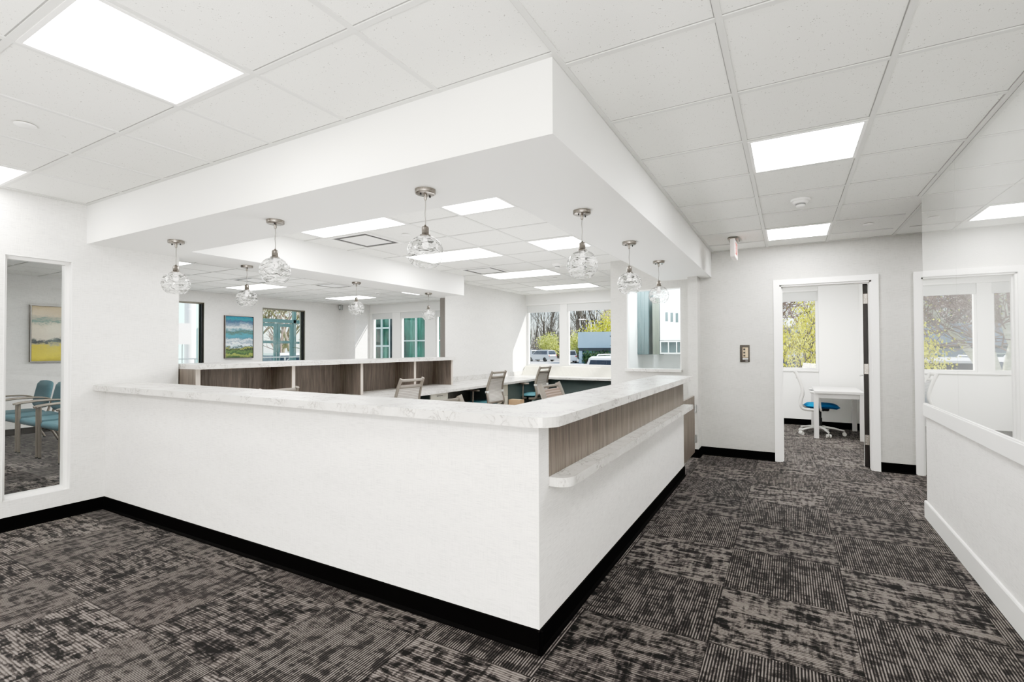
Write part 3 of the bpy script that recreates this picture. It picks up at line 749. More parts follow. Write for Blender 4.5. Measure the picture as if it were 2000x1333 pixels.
# ------------------------------------------------------------------ task chairs
def catmull(pts, n=6):
    out = []; P = [Vector(p) for p in pts]; P = [P[0]*2-P[1]] + P + [P[-1]*2-P[-2]]
    for i in range(1,len(P)-2):
        for k in range(n):
            t = k/n; a,b,c,d = P[i-1:i+3]
            out.append(.5*((2*b)+(c-a)*t+(2*a-5*b+4*c-d)*t*t+(3*b-a-3*c+d)*t**3))
    out.append(P[-2]); return out
def make_task_chair(label, loc, rz, frame, meshm, seatm, lumbar=True, group=None, basem=None, arms=True, handle=True):
    t = thing('task_chair', label, 'office chair', loc, rz, group); basem = basem or frame
    # seat cushion with a waterfall front edge (+y)
    nx, ny = 12, 14; vs = []; 
    def st(u,v): # u,v in -1..1
        x = .25*u*(1-.06*v*v); y = .245*v + .02
        z = .478 + .016*(1-u*u)*.6 - .010*max(0,v-.2)**2*4 + .008*abs(u)**3
        return x,y,z
    def sq(u,v):  # superellipse mapping keeps corners round
        return u*math.sqrt(1-.38*v*v), v*math.sqrt(1-.30*u*u)
    for s in (0,1):
        for j in range(ny+1):
            for i in range(nx+1):
                u,v = sq(-1+2*i/nx, -1+2*j/ny); x,y,z = st(u,v)
                e = max(abs(-1+2*i/nx), abs(-1+2*j/ny)); k = math.sqrt(max(0,1-e**6))
                vs.append((x,y,(z-.035+.035*k) if s==0 else (z-.035-.03*k)))
    N_ = (nx+1)*(ny+1); fs = []
    for s in (0,1):
        for j in range(ny):
            for i in range(nx):
                q = (s*N_+j*(nx+1)+i, s*N_+j*(nx+1)+i+1, s*N_+(j+1)*(nx+1)+i+1, s*N_+(j+1)*(nx+1)+i); fs.append(q if s==0 else q[::-1])
    mb = MB().add(vs,fs,True)
    so = mb.build('seat', seatm, t)
    me = so.data; bm = bmesh.new(); bm.from_mesh(me); bmesh.ops.remove_doubles(bm, verts=bm.verts, dist=.0005); bm.to_mesh(me); bm.free()
    # S-curved back uprights, rails and handle
    prof = catmull([(0,-.09,.395),(0,-.22,.405),(0,-.262,.46),(0,-.255,.55),(0,-.232,.64),(0,-.245,.74),(0,-.285,.87),(0,-.335,.985)],5)
    def hw(z): return .212 - .030*max(0,(z-.5))/.5
    fb = MB()
    for s in (-1,1): fb.tube([(s*hw(p.z),p.y,p.z) for p in prof], .021, 8, flat=(.75,1.15))
    def at(z):
        return min(prof[8:], key=lambda p: abs(p.z-z))
    def rail(z, hh, bow=.02):
        p = at(z); w = hw(p.z)
        pts = [(w*u, p.y-bow*(1-u*u), z) for u in [-1+k/5 for k in range(11)]]
        fb.tube(pts, hh, 8, flat=(.45,1.0))
    rail(.962,.020 if handle else .012); rail(.475,.02,.01)
    if handle: rail(.885,.022)
    fb.box(-.06,.06,-.17,-.06,.380,.425)
    fb.build('back_frame', frame, t)
    vs = []; n = 10; zs = [k for k in prof if .49 < k.z < (.875 if handle else .958)]
    for p in zs:
        w = hw(p.z)-.012
        for k in range(n+1):
            u = -1+2*k/n; vs.append((w*u, p.y-.016*(1-u*u)+.004, p.z))
    m = len(vs); vs += [(x,y-.006,z) for x,y,z in vs]
    fs = []
    for j in range(len(zs)-1):
        for k in range(n):
            a = j*(n+1)+k; fs.append((a,a+1,a+n+2,a+n+1)); fs.append((m+a,m+a+n+1,m+a+n+2,m+a+1))
    MB().add(vs,fs,True).build('back_mesh', meshm, t)
    if lumbar:
        p = at(.64); lb = MB().tube([( .175*u, p.y+.016-.012*(1-u*u), .645) for u in [-1+k/5 for k in range(11)]], .042, 8, flat=(.2,1)).build('lumbar_pad', M['lumbar'], t)
        for s in (-1,1): MB().rbox(s*.2-.018,s*.2+.018,p.y-.03,p.y+.03,.63,.665,.008).build('knob', M['cab'], lb)
    if arms:
        for s in (-1,1):
            a = MB().tube(catmull([(s*.16,0,.405),(s*.27,0,.41),(s*.292,-.01,.47),(s*.292,-.02,.66)],4), .019, 8, flat=(.7,1.3)).build('armrest', frame, t)
            MB().rbox(s*.292-.042,s*.292+.042,-.14,.13,.6615,.690,.035).build('arm_pad', frame, a)
    MB().rbox(-.11,.11,-.14,.12,.375,.440,.03).tube([(.11,.03,.40),(.21,.03,.39)],.008,6).tube([(-.11,.0,.40),(-.20,.0,.385)],.008,6).build('tilt_mechanism', M['blackd'], t)
    MB().tube([(0,0,.13),(0,0,.26)],.028,14).tube([(0,0,.26),(0,0,.376)],.019,12).build('gas_lift', M['blackd'], t)
    hub = MB().tube([(0,0,.085),(0,0,.135)],.042,16)
    for k in range(5):
        a = k*2*PI/5+.3; c,s = math.cos(a),math.sin(a)
        hub.tube([(.03*c,.03*s,.118),(.17*c,.17*s,.108),(.315*c,.315*s,.078)],[.028,.022,.015],8,flat=(1,.75))
    hub.build('star_base', basem, t)
    for k in range(5):
        a = k*2*PI/5+.3; c,s = math.cos(a),math.sin(a); x,y = .315*c,.315*s
        MB().tube([(x,y,.066),(x,y,.048)],.009,8).tube([(x-.03*s,y+.03*c,.029),(x-.008*s,y+.008*c,.029)],.028,14).tube([(x+.008*s,y-.008*c,.029),(x+.03*s,y-.03*c,.029)],.028,14).build('caster', basem, t)
    return t
GC = 'task chairs inside the reception counters'
tc = make_task_chair('taupe mesh task chair at the cubby counter, left of the teal-seated chair', (-4.46,4.74,0), PI/2-.10, M['frame'], M['mesh'], M['aqua'], True, GC)
dup(tc,(-4.50,6.90,0),PI/2-.09,'taupe mesh task chair with aqua seat and grey lumbar pad at the side worktop')
o=dup(tc,(-4.36,8.36,0),PI/2-.10,'farthest taupe mesh task chair with aqua seat, by the window worktop'); o.scale=(1,1,1.03)
dup(tc,(-4.57,2.98,0),PI/2-.05,'task chair almost hidden behind the front counter, only its top rail shows below the cubbies')
tb = make_task_chair('brown striped mesh chair back rising behind the right counter', (-1.53,3.92,0), -PI/2, M['frame'], M['meshb'], M['aqua'], False, GC, handle=False); tb.scale=(1,1,1.06)
o=dup(tb,(-1.585,2.44,0),-PI/2-.04,'brown striped chair back just showing above the front counter near its inner corner'); o.scale=(1,1,1.06)
oc = make_task_chair('task chair with bright blue seat and pale grey base tucked at the office desk', (.42,8.93,0), -PI/2, M['framel'], m_mesh('grey_striped_mesh',(.34,.35,.36),(.55,.56,.57)), M['blue'], False, None, M['framel'])

# office table
T_ = thing('office_desk','small pale grey laminate desk with square legs in the far office','desk',(.64,9.05,0))
MB().box(-.31,.31,-.53,.53,.668,.705).build('tabletop', M['deskw'], T_, bevel=.003)
for sx in (-1,1):
    for sy in (-1,1): MB().box(sx*.285-.031,sx*.285+.031,sy*.49-.031,sy*.49+.031,0,.6675).build('leg', M['deskw'], T_)
MB().box(-.254,.254,-.50,-.48,.60,.6675).box(-.254,.254,.48,.50,.60,.6675).box(.275,.295,-.459,.459,.60,.6675).build('apron', M['deskw'], T_)

# ------------------------------------------------------------------ waiting room chairs
def make_wait_chair(label, loc, rz=0, group=None):
    t = thing('waiting_chair', label, 'chair', loc, rz, group)       # faces -y
    MB().rbox(-.265,.265,-.31,.22,.385,.462,.05).build('seat', M['teal'], t)
    # tilted back cushion with soft edges
    n=10; vs=[]; fs=[]
    for s in (0,1):
        for j in range(n+1):
            for i in range(n+1):
                u,v = -1+2*i/n, -1+2*j/n
                uu = u*math.sqrt(1-.18*v*v); vv = v*math.sqrt(1-.18*u*u); e = max(abs(u),abs(v)); k = math.sqrt(max(0,1-e**5))
                z = .69+.205*vv; y = .225+.30*(z-.5)*.62; x=.262*uu
                d = (.034*k)+.004; vs.append((x, y-d-.01*(1-u*u) if s==0 else y+d, z))
    m=(n+1)**2
    for s in (0,1):
        for j in range(n):
            for i in range(n):
                a=s*m+j*(n+1)+i; fs.append((a,a+1,a+n+2,a+n+1) if s==0 else (a,a+n+1,a+n+2,a+1))
    for i in range(n):
        for a,b in ((i,i+1),(n*(n+1)+i,n*(n+1)+i+1),(i*(n+1),(i+1)*(n+1)),(i*(n+1)+n,(i+1)*(n+1)+n)): fs.append((a,b,m+b,m+a))
    MB().add(vs,fs,True).build('backrest', M['teal'], t)
    for s in (-1,1):
        MB().tube(catmull([(s*.297,-.33,.638),(s*.297,-.26,.655),(s*.297,-.05,.668),(s*.297,.16,.655),(s*.297,.27,.60)],5),.022,8,flat=(1.1,.62)).build('armrest', M['warmmetal'], t)
        l = MB().tube([(s*.297,-.295,.012),(s*.297,-.295,.64)],.0155,12).build('leg', M['warmmetal'], t)
        MB().tube([(s*.297,-.295,0),(s*.297,-.295,.0119)],.017,12).build('glide', M['blackd'], l)
        l = MB().tube(catmull([(s*.25,.36,.012),(s*.25,.27,.20),(s*.25,.235,.40),(s*.25,.285,.60)],4),.016,10).build('leg', M['warmmetal'], t)
        MB().tube([(s*.25,.36,0),(s*.25,.36,.0119)],.018,10).build('glide', M['blackd'], l)
    MB().box(-.297,.297,-.22,-.18,.355,.384).box(-.297,.297,.10,.14,.355,.384).build('seat_rail', M['warmmetal'], t)
    return t
GW='teal chairs in a row in the waiting room'
wc = make_wait_chair('teal waiting chair in the middle of the narrow left window', (-8.575,2.75,0), 0, GW)
dup(wc,(-9.255,2.75,0),0,'teal waiting chair left of the middle one, its backrest leftmost in the narrow window')
dup(wc,(-7.89,2.75,0),0,'teal waiting chair at the right of the narrow window, partly cut by the frame')
dup(wc,(-7.205,2.75,0),0,'rightmost teal waiting chair, only a seat edge beside the narrow window frame')
dup(wc,(-9.935,2.75,0),0,'farthest teal waiting chair, mostly hidden by the narrow window left frame')

# paintings
def painting(y0,y1,z0,z1,art,label,fr):
    t = thing('painting', label, 'painting', (-10.7995,(y0+y1)/2,(z0+z1)/2)); hy,hz=(y1-y0)/2,(z1-z0)/2; w=.014; d=.055
    MB().box(0,d,-hy,-hy+w,-hz,hz).box(0,d,hy-w,hy,-hz,hz).box(0,d,-hy+w,hy-w,-hz,-hz+w).box(0,d,-hy+w,hy-w,hz-w,hz).build('frame', fr, t)
    mb = MB(); e=.003
    for a,b,c_,d_ in ((-hy,-hy+.006,-hz,hz),(hy-.006,hy,-hz,hz),(-hy+.006,hy-.006,-hz,-hz+.006),(-hy+.006,hy-.006,hz-.006,hz)): mb.box(d,d+.002,a,b,c_,d_)
    mb.build('silver_edge', M['steel'], t)
    MB().box(.004,d-.008,-hy+w+.004,hy-w-.004,-hz+w+.004,hz-w-.004).build('canvas', art, t)
painting(3.095,3.73,1.157,2.09,M['art1'],'framed abstract painting with yellow field and cream sky',M['warmmetal'])
painting(6.21,6.86,1.155,2.10,M['art2'],'framed abstract teal seascape painting with green foreground',M['walnut'])

# ------------------------------------------------------------------ outdoors and lobby
GZ = -.62
struct(MB().box(-110,70,10.05,150,GZ-.05,GZ).build('ground', M['asphalt']))
struct(MB().box(-22,-11.05,-3,10.0499,-.06,0).build('lobby_floor', M['stone']))
struct(MB().box(-80,-22.01,-10,33,-.5,-.12).build('lawn', M['grass']))
struct(MB().box(-17.1,-17,4,9.7,0,3.4).build('wall_lobby', M['lobby']))
c_ = thing('round_column','round white column behind the left waiting room window','column',(-14.0,7.165,0))
MB().lathe([(.13,0),(.13,3.2)],n=28).build('shaft', M['white'], c_)
MB().lathe([(.16,0),(.16,.08),(.135,.1)],n=28).build('base_ring', M['steel'], c_)
sb = thing('sign_board','blank grey board in front of the round white column','sign',(-13.80,6.78,0))
MB().box(0,.02,-.33,.29,1.49,2.04).build('panel', M['signg'], sb)
MB().tube([(-.015,.1,0),(-.015,.1,1.6)],.012,8).build('post', M['steel'], sb)
MB().box(-.15,.12,-.02,.22,0,.012).build('foot', M['steel'], sb)
r_ = thing('railing','white metal guard rail outside the waiting room windows','railing',(-12.0,7.4,0))
mb = MB()
for z in (1.14,1.03): mb.tube([(0,-2.4,z),(0,2.5,z)],.014,8)
mb.build('rail', M['cab'], r_)
for k in range(5):
    y=-2.3+1.15*k; MB().tube([(0,y,0),(0,y,1.15)],.016,8).tube([(0,y,1.0),(.0,y+.12,1.09)],.010,6).build('post', M['cab'], r_)
# entrance storefront with a pair of glass doors
S_ = thing('entrance_storefront','sea-green aluminium storefront with glass double doors behind the right waiting room window','storefront',(-16,11.2,0))
mb = MB()
for y,w in ((-1.3,.06),(-.82,.05),(.56,.055),(1.5,.06)): mb.box(-.05,.05,y-w,y+w,0,3.3)
mb.box(-.05,.05,-1.24,1.44,3.24,3.3); mb.box(-.05,.05,-1.24,1.44,2.30,2.43)
mb.box(-.045,.045,.62,1.44,1.55,1.63)
mb.build('frame', M['tealalu'], S_)
for a,b in ((-.76,-.14),(-.12,.50)):
    d = MB().box(-.025,.025,a,a+.11,.01,2.28).box(-.025,.025,b-.11,b,.01,2.28).box(-.025,.025,a+.11,b-.11,2.16,2.28).box(-.025,.025,a+.11,b-.11,.01,.2).box(-.025,.025,a+.11,b-.11,1.56,1.66).build('door', M['tealalu'], S_)
    MB().add([(0,a+.11,.2),(0,b-.11,.2),(0,b-.11,2.16),(0,a+.11,2.16)],[(0,1,2,3)]).build('pane', M['glass'], d)
    MB().tube([(.06,(b-.05 if a<-.5 else a+.05),.95),(.06,(b-.05 if a<-.5 else a+.05),1.25)],.012,8).build('pull_handle', M['steel'], d)
MB().add([(0,.6,.06),(0,1.45,.06),(0,1.45,3.24),(0,.6,3.24)],[(0,1,2,3)]).add([(0,-1.25,2.43),(0,.5,2.43),(0,.5,3.24),(0,-1.25,3.24)],[(0,1,2,3)]).build('fixed_pane', M['glass'], S_)
pp = thing('potted_plant','dark leafy potted plant at the right edge of the right waiting room window','plant',(-12.6,9.62,0))
MB().lathe([(.0,0),(.15,0),(.2,.45),(.18,.45),(.17,.40),(.0,.40)],n=20).build('pot', M['terracotta'], pp)
mb = MB(); rr = random.Random(3)
for k in range(26):
    a = rr.uniform(0,2*PI); l=rr.uniform(.35,.6); e=rr.uniform(.3,1.3); z0_=rr.uniform(.8,1.45)
    pts=[Vector((0,0,z0_)),Vector((math.cos(a)*l*.5*math.cos(e),math.sin(a)*l*.5*math.cos(e),z0_+l*.5*math.sin(e))),Vector((math.cos(a)*l,math.sin(a)*l,z0_+l*.55*math.sin(e)))]
    sd=Vector((-math.sin(a),math.cos(a),0))
    mb.add([pts[0],pts[1]+sd*.045,pts[2],pts[1]-sd*.045],[(0,1,2,3)])
mb.build('leaves', M['leaf'], pp)
MB().tube([(0,0,.38),(0,0,1.5)],.016,8).build('stem', M['bark'], pp)

# trees
def grow(mb, p, d, L, r, lev, rng, sides, spread, tips, up=.12):
    n=3; pts=[p]; rs=[r]; q=p.copy(); dd=d.copy()
    for k in range(n):
        dd=(dd+Vector((rng.uniform(-1,1),rng.uniform(-1,1),rng.uniform(-.5,1)*.6+up))*.16).normalized()
        q=q+dd*L/n; pts.append(q.copy()); rs.append(r*(1-.5*(k+1)/n))
    mb.tube(pts,rs,sides)
    tips.append((q.copy(),dd.copy()))
    if lev<=0: return
    for k in range(rng.choice((3,3,4)) if lev>1 else 3):
        t=rng.uniform(.35,1); i=min(n-1,int(t*n)); b=pts[i].lerp(pts[i+1],t*n-i)
        ax=Vector((rng.uniform(-1,1),rng.uniform(-1,1),rng.uniform(-.3,.8))).normalized()
        nd=(dd*(1-spread)+ax*spread).normalized()
        grow(mb,b,nd,L*rng.uniform(.58,.8),max(r*.52,.008),lev-1,rng,max(3,sides-1),spread,tips,up)
def quads(mb, pts, rng, n, rad, s0, s1):
    for k in range(n):
        c=rng.choice(pts); c=c+Vector((rng.gauss(0,rad),rng.gauss(0,rad),rng.gauss(0,rad)))
        a=Vector((rng.gauss(0,1),rng.gauss(0,1),rng.gauss(0,1))).normalized(); b=a.orthogonal().normalized(); s=rng.uniform(s0,s1)
        mb.add([c+a*s,c+b*s*.7,c-a*s,c-b*s*.7],[(0,1,2,3)])
def make_tree(label, loc, seed, h, r, lev, spread, bark, leaf=None, nleaf=0, rad=.2, s=(.03,.06), group=None, stems=None, name='tree', cat='tree'):
    rng=random.Random(seed); t=thing(name,label,cat,loc,0,group); mb=MB(); tips=[]
    for b,d in (stems or [((0,0,0),(0,0,1))]): grow(mb,Vector(b),Vector(d).normalized(),h,r,lev,rng,7,spread,tips)
    mb.build('branches', bark, t)
    if leaf:
        lb=MB(); quads(lb,[p for p,d in tips],rng,nleaf,rad,*s); lb.build('foliage', leaf, t)['kind']='stuff'
    return t
GB='bare trees behind the parking lot'
bl='tall bare grey-brown tree behind the parking lot outside the reception window'
b1=make_tree(bl,(-40,86,GZ),11,4.6,.16,5,.40,M['bark'],group=GB)
b2=make_tree(bl,(-36,90,GZ),23,5.0,.17,5,.36,M['bark'],group=GB)
rb=random.Random(5)
for k in range(38):
    s_=(b1,b2)[k%2]; o=dup(s_,(-62+1.25*k+rb.uniform(-.6,.6), 80+rb.uniform(0,30), GZ), rb.uniform(0,6), bl); v=rb.uniform(1.1,1.8); o.scale=(v,v,v*1.1)
rb2=random.Random(9); mb=MB()
for k in range(2600):
    x=rb2.uniform(-85,-10); y=rb2.uniform(84,100); h=rb2.uniform(3,9.5); p=Vector((x,y,GZ)); d=Vector((rb2.uniform(-.25,.25),0,1))
    mb.tube([p,p+d*h*.5,p+d*h*.5+Vector((rb2.uniform(-.5,.5),0,h*.5))],[.07,.05,.02],3)
th=thing('thicket','grey-brown brush thicket along the far edge of the parking lot','shrubs',(0,0,0)); mb.build('twigs',M['bark'],th)['kind']='stuff'
GP='reddish budding trees'
pl='reddish budding tree beyond the building outside the far office window'
p1=make_tree(pl,(-4.1,31.5,GZ),31,3.6,.15,4,.5,M['barkpink'],M['pinkleaf'],2600,.35,(.04,.08),group=GP)
for x,y in ((-7.6,33),(-9.5,31.6),(-6.0,32.2),(-2,33.5),(0,37),(-8.8,36)): dup(p1,(x,y,GZ),rb.uniform(0,6),pl)
GL='pink-budded trees beyond the entrance'
ll='pink-budded tree on the lawn beyond the entrance storefront'
for x,y in ((-34,21),(-37,25.5),(-33,24.2),(-40,28),(-36,22.5),(-42,25)): 
    o=dup(p1,(x,y,-.15),rb.uniform(0,6),ll,GL); o.scale=(1.15,1.15,1.15)
make_tree('slim young tree on the lawn seen through the glass entrance doors',(-25,17.55,-.13),77,1.9,.11,3,.42,M['barkpink'])
make_tree('yellow-flowering bush left of the blue-grey building outside the reception window',(-25.6,64,GZ),41,2.0,.08,3,.6,M['bark'],M['yg'],3200,.42,(.08,.16),stems=[((0,0,0),(.3,0,1)),((0,0,0),(-.4,.1,1)),((0,0,0),(0,.3,1)),((.1,0,0),(.7,0,.8))],name='bush',cat='bush')
make_tree('yellow-leaved tree rising above the blue-grey building roof outside the reception window',(-24.0,76,GZ),43,3.9,.18,3,.5,M['bark'],M['yellow'],3000,.7,(.10,.2))
make_tree('yellow-green bush by the parked cars in the left reception window pane',(-35.5,75,GZ),45,1.9,.08,3,.6,M['bark'],M['yg'],2400,.42,(.08,.16),stems=[((0,0,0),(.3,0,1)),((0,0,0),(-.4,.1,1)),((0,0,0),(0,.3,1))],name='bush',cat='bush')
yt=make_tree('dense yellow-blossomed tree filling the far office window',(.18,12.5,GZ),52,1.25,.075,4,.55,M['bark'],M['yellow'],8500,.16,(.02,.045),stems=[((0,0,0),(.05,0,1)),((.05,0,.4),(.5,.1,1)),((0,0,.3),(-.5,0,1)),((.1,.1,.5),(.85,0,.8))])
yt.scale=(.55,.7,1)
# birch with pale trunks
bt=thing('birch_tree','pale birch with leaning trunks outside the office, reflected in the glossy right wall','tree',(-1.854,13.0,GZ))
mb=MB(); rng=random.Random(8); tips=[]; tips2=[]
mb.tube(catmull([(.02,0,0),(.03,0,.8),(.05,0,1.53),(.11,0,1.95),(.19,.02,2.5),(.22,.05,3.4),(.3,.1,4.6)],4),[.15-.0045*k for k in range(25)],10)
mb.tube(catmull([(.12,0,2.0),(.05,.02,2.2),(-.01,.02,2.5),(-.05,.05,3.3),(-.1,.1,4.3)],4),[.085-.003*k for k in range(17)],9)
mb.tube(catmull([(.0,0,.15),(-.2,0,.9),(-.41,0,1.60),(-.67,0,2.06),(-.95,.1,2.5),(-1.3,.2,3.0),(-1.8,.3,3.7)],4),[.10-.003*k for k in range(25)],9)
mb.tube(catmull([(.02,0,.7),(-.12,-.02,1.4),(-.25,-.05,2.0),(-.30,-.08,2.5)],4),[.075-.003*k for k in range(13)],9)
mb.build('trunk', M['birch'], bt)
mb=MB()
for k in range(70):
    z=rng.uniform(1.7,4.2); x=rng.choice((rng.uniform(-1.9,-.5),rng.uniform(-.2,.4))); 
    if x<-.5: z=2.0+(-x-.6)*1.25
    grow(mb,Vector((x,.05,z)),Vector((rng.uniform(-1,.9),rng.uniform(-.6,.6),rng.uniform(-.25,.6))),rng.uniform(.6,1.0),.016,3,rng,5,.5,tips if x<-.3 else tips2,.02)
mb.build('twigs', M['barkpink'], bt)
lb=MB(); quads(lb,[p for p,d in tips],rng,1100,.10,.012,.03); lb.build('foliage', M['yg'], bt)['kind']='stuff'

for ch in bt.children:
    for v in ch.data.vertices: v.co.x = -v.co.x
    ch.data.flip_normals()
# buildings
A_=thing('metal_clad_building','blue-grey metal-clad building with dark fascia band outside the reception window','building',(-18,60,GZ))
MB().box(-6.3,9,0,14,2.02,4.07).build('parapet', M['fascia'], A_)
MB().box(-6.2,9,-.03,14,1.62,2.0199).build('fascia_band', M['band'], A_)
MB().box(-5.7,9,.4,14,0,1.6199).build('glazing', M['facade'], A_)
MB().box(-6.2,-5.75,.05,.8,0,1.6199).build('corner_post', M['fascia'], A_)
MB().box(-1.9,-1.45,-.08,-.0005,3.4,3.57).build('wall_lamp', M['band'], A_)
B_=thing('metal_clad_building','blue-grey building with strip windows outside the far office window','building',(-2.104,24,GZ))
MB().box(-3.6,4.2,0,7,2.02,2.86).build('parapet', M['fascib'], B_)
MB().box(-3.6,4.2,-.15,7,1.92,2.0199).build('fascia_band', M['band'], B_)
MB().box(-3.6,4.2,.1,7,0,1.9199).build('wall', M['fascib'], B_)
for a,b in ((2.7,3.9),(1.0,2.2),(-1.25,-.55),(-3.0,-2.0)):
    q=MB().box(a,b,.06,.0995,.9,1.75).build('window', M['mull'], B_)
    MB().box(a+.05,b-.05,.05,.0595,.95,1.70).build('pane', M['facade'], q)
V_=thing('glass_office_wing','green glass curtain-wall wing outside the waiting room windows','building',(-12.2,14,GZ))
MB().box(-5,1.75,0,6,0,8).build('glazing', M['curtain'], V_)
for x in (-4.5,-3.4,-2.35,-1.62,-1.2,-.55,.1,.75,1.72): MB().box(x,x+.06,-.06,-.0005,0,8).build('mullion', M['mull'], V_)
for z in (.9,2.05,2.75,3.9,5.2): MB().box(-5,-.62,-.05,-.0005,z,z+.06).build('transom', M['mull'], V_)
for z in (1.1,2.25): MB().box(-.5,1.7,-.05,-.0005,z,z+.04).build('transom', M['mull'], V_)
MB().box(-1.15,-.62,-.055,-.0505,0,8).build('dark_bay', simple('black_glass',(.005,.012,.02),.1), V_)

# cars
def make_car(label, loc, rz, paint, suv=True, group=None):
    t=thing('car',label,'car',loc,rz,group)                        # length along y, front +y
    H_=1.70 if suv else 1.46; W_=.92; L_=2.25
    lo=[(-L_,.45),(-L_+.03,.30),(L_-.05,.28),(L_,.5),(L_-.08,.78),(1.15,.98),(-L_+.1,1.02),(-L_,.85)]
    def loft(secs, smooth=True):
        n=len(secs[0]); vs=[p for s in secs for p in s]; fs=[(i*n+k,i*n+(k+1)%n,(i+1)*n+(k+1)%n,(i+1)*n+k) for i in range(len(secs)-1) for k in range(n)]
        return vs, fs+[tuple(range(n-1,-1,-1)),tuple(range((len(secs)-1)*n,len(secs)*n))]
    secs=[[(x,y*sc,z) for y,z in lo] for x,sc in ((-W_,.95),(-W_*.97,.985),(-W_*.8,1),(W_*.8,1),(W_*.97,.985),(W_,.95))]
    v,f_=loft(secs)
    roof=[(-L_+.12,1.0),(-L_+.30 if suv else -1.5,H_-.06),(-L_+.55 if suv else -1.15,H_),(.05,H_),(.45,H_-.07),(1.2,.97)]
    secs2=[[(x*k,y,z) for y,z in roof for x in (xw-(z-1.0)*.24*(1 if xw>0 else -1),)] for xw,k in ((-W_+.02,1),(W_-.02,1))]
    mb=MB().add(v,f_); v2,f2=loft(secs2); mb.add(v2,f2)
    if suv:
        for s in (-1,1): mb.tube([(s*.62,-1.5,H_+.0),(s*.62,-1.4,H_+.05),(s*.62,-.1,H_+.05),(s*.62,.0,H_)],.018,6)
    mb.build('body', paint, t, bevel=.03)
    gl=MB(); zb,zt=1.05,H_-.12
    for s in (-1,1):
        gx=lambda z:s*(W_-.02-(z-1.0)*.24+.004)
        gl.add([(gx(zb),-L_+.4,zb),(gx(zb),1.0,zb),(gx(zt),.42,zt),(gx(zt),(-L_+.5) if suv else -1.3,zt)],[(0,1,2,3)])
    y1=lambda z:-L_+.12+((-L_+.30 if suv else -1.5)-(-L_+.12))*(z-1.0)/(H_-.06-1.0)-.006
    w=lambda z:W_-.1-(z-1.0)*.24
    gl.add([(-w(zb),y1(zb),zb),(w(zb),y1(zb),zb),(w(zt),y1(zt),zt),(-w(zt),y1(zt),zt)],[(0,1,2,3)])
    y2=lambda z:1.2+(.45-1.2)*(z-.97)/(H_-.07-.97)+.006
    gl.add([(-w(zb),y2(zb),zb),(w(zb),y2(zb),zb),(w(zt),y2(zt),zt),(-w(zt),y2(zt),zt)],[(0,1,2,3)])
    gl.build('window', M['carglass'], t)
    for s in (-1,1):
        for y in (-1.4,1.42): MB().tube([(s*.70,y,.33),(s*.935,y,.33)],.33,18).build('wheel', M['tyre'], t)
        MB().rbox(s*.78-.1,s*.78+.1,-L_-.02,-L_+.08,.80,.98,.03).build('tail_light', M['red'], t)
    return t
cw=make_car('white SUV with roof rails outside the office, reflected in the glossy right wall',(-1.52,17.4,GZ),0,M['carw'])
dup(cw,(-3.75,17.6,GZ),0,'white SUV behind the birch trunk, reflected at the right edge of the photo')
dup(cw,(-5.05,17.2,GZ),0,'white SUV whose roof shows at the right bottom of the reception window')
make_car('silver car beside the white SUV outside the far office window',(.95,18.2,GZ),0,M['cars'],True)
make_car('dark blue car parked farthest right outside the far office',(3.6,19.2,GZ),0,M['card'],True)
c2=make_car('white sedan parked under the yellow tree in the far office window',(.15,22.0,GZ),1.57,M['carw'],True)
cb=make_car('silver car parked in the left reception window pane, nearer the mullion',(-32.6,66,GZ),1.3,M['cars'],True)
dup(c2,(-26.5,62,GZ),.5,'white car parked left of the blue-grey building outside the reception window')
dup(cb,(-37.2,70,GZ),1.2,'silver car parked farther left in the left reception window pane')
dup(c2,(-24.5,16.9,-.55),1.4,'white car beyond the entrance doors on the drive')
MB_h=MB(); rng=random.Random(4); quads(MB_h,[Vector((-22.6+.3*k,58.5,.15)) for k in range(26)],rng,2400,.35,.08,.17)
hd=thing('hedge','dark clipped hedge in front of the blue-grey building glazing','hedge',(0,0,0)); MB_h.build('foliage',M['hedge'],hd)['kind']='stuff'
MB().box(-22.7,-14.7,58.3,58.7,GZ,.0).build('stems',M['bark'],hd)

# ------------------------------------------------------------------ light, sky, camera
def area(loc, sx, sy, power, rot=(0,0,0), col=(1,.985,.96)):
    l=bpy.data.lights.new('ceiling_or_fill_lamp','AREA'); l.shape='RECTANGLE'; l.size=sx; l.size_y=sy; l.energy=power; l.color=col
    o=bpy.data.objects.new('ceiling_or_fill_lamp',l); COL.objects.link(o); o.location=loc; o.rotation_euler=rot; return o
for x,e in ((-4.787,20),(-2.347,14),(.093,60)): area((x,-1.44,ZC-.02),.57,.57,e)
area((-.2,8.2,ZC-.02),.6,.6,42); area((2.2,5.7,ZC-.02),.6,.6,26)
area((-1.72,7.1,ZC-.02),.5,.5,22,col=(.86,.96,1)); area((-7.9,1.0,ZC-.02),1.2,.57,40); area((-7.9,5.8,ZC-.02),1.2,.57,25)
area((.88,-1.6,.40),.7,2.6,95,(0,PI/2+.25,-.35)); area((-.9,-1.5,.5),3.6,2.2,70,(PI,0,0)); area((-2.7,4.6,.45),1.2,3.6,30,(PI,0,0)); area((-8.0,5.6,.35),2.5,4,34,(PI,0,0));  # added fill: low side lamp and three unseen uplights for counter face and ceilings
sun=bpy.data.lights.new('sun','SUN'); sun.energy=6; sun.angle=.009; sun.color=(1,.96,.9)
so=bpy.data.objects.new('sun',sun); COL.objects.link(so)
so.rotation_euler=Vector((-.85,-.77,-1.04)).to_track_quat('-Z','Y').to_euler()
w=bpy.data.worlds.new('sky'); scene.world=w; w.use_nodes=True; nt=w.node_tree; nt.nodes.clear()
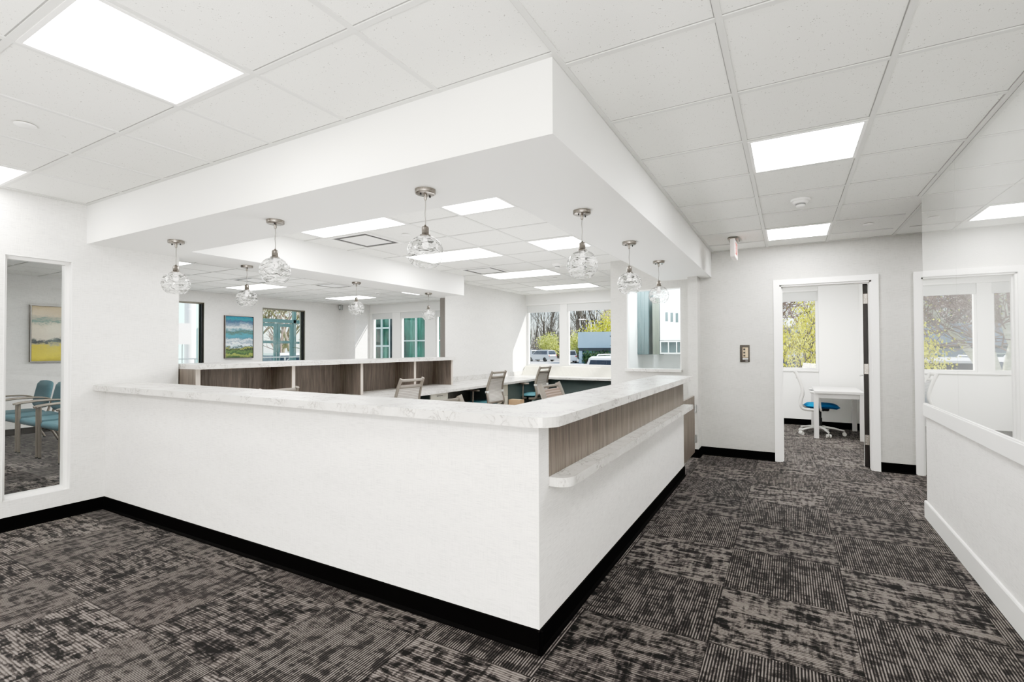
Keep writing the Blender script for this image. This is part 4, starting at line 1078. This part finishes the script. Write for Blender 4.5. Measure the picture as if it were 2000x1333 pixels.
ou=nt.nodes.new('ShaderNodeOutputWorld'); bg=nt.nodes.new('ShaderNodeBackground'); sk=nt.nodes.new('ShaderNodeTexSky'); mx=nt.nodes.new('ShaderNodeMix'); mx.data_type='RGBA'
sk.sky_type='NISHITA'; sk.sun_disc=False; sk.sun_elevation=math.radians(42); sk.sun_rotation=math.radians(48); sk.air_density=1; sk.dust_density=.6
ml=nt.nodes.new('ShaderNodeVectorMath'); ml.operation='SCALE'; ml.inputs['Scale'].default_value=.16
nt.links.new(sk.outputs[0],ml.inputs[0]); nt.links.new(ml.outputs[0],mx.inputs[6]); mx.inputs[7].default_value=(.80,.90,1,1); mx.inputs[0].default_value=.55
nt.links.new(mx.outputs[2],bg.inputs[0]); bg.inputs[1].default_value=1.05; nt.links.new(bg.outputs[0],ou.inputs[0])

f,CX,yaw,pitch,roll = 952.92,1015.28,.5033,-.015,-.0033
cy,sy,cp,sp,cr,sr = math.cos(yaw),math.sin(yaw),math.cos(pitch),math.sin(pitch),math.cos(roll),math.sin(roll)
R=Matrix(((cr,-sr,0),(sr,cr,0),(0,0,1))) @ Matrix(((1,0,0),(0,cp,-sp),(0,sp,cp))) @ Matrix(((cy,0,sy),(0,1,0),(-sy,0,cy)))
wv=lambda r:Vector((r[0],r[2],-r[1]))
ax,ay,az=wv(R[0]),-wv(R[1]),-wv(R[2])
cam=bpy.data.cameras.new('camera'); co=bpy.data.objects.new('camera',cam); COL.objects.link(co)
cam.sensor_width=36; cam.lens=36*f/2000; cam.shift_x=-(CX-1000)/2000; cam.clip_start=.05; cam.clip_end=500
co.matrix_world=Matrix(((ax.x,ay.x,az.x,0),(ax.y,ay.y,az.y,0),(ax.z,ay.z,az.z,1.3565),(0,0,0,1)))
scene.camera=co
scene.view_settings.view_transform='Standard'; scene.view_settings.look='None'; scene.view_settings.exposure=0; scene.view_settings.gamma=1
cm=scene.view_settings.curve_mapping; scene.view_settings.use_curve_mapping=True
cm.white_level=(1.16,1.16,1.16); cv=cm.curves[3]
for q in ((.008,.004),(.03,.04),(.14,.29),(.29,.53),(.45,.69),(.64,.82),(.85,.94)): cv.points.new(*q)
cm.update()
scene.cycles.max_bounces=8; scene.cycles.diffuse_bounces=4; scene.cycles.transparent_max_bounces=16; scene.cycles.sample_clamp_indirect=8
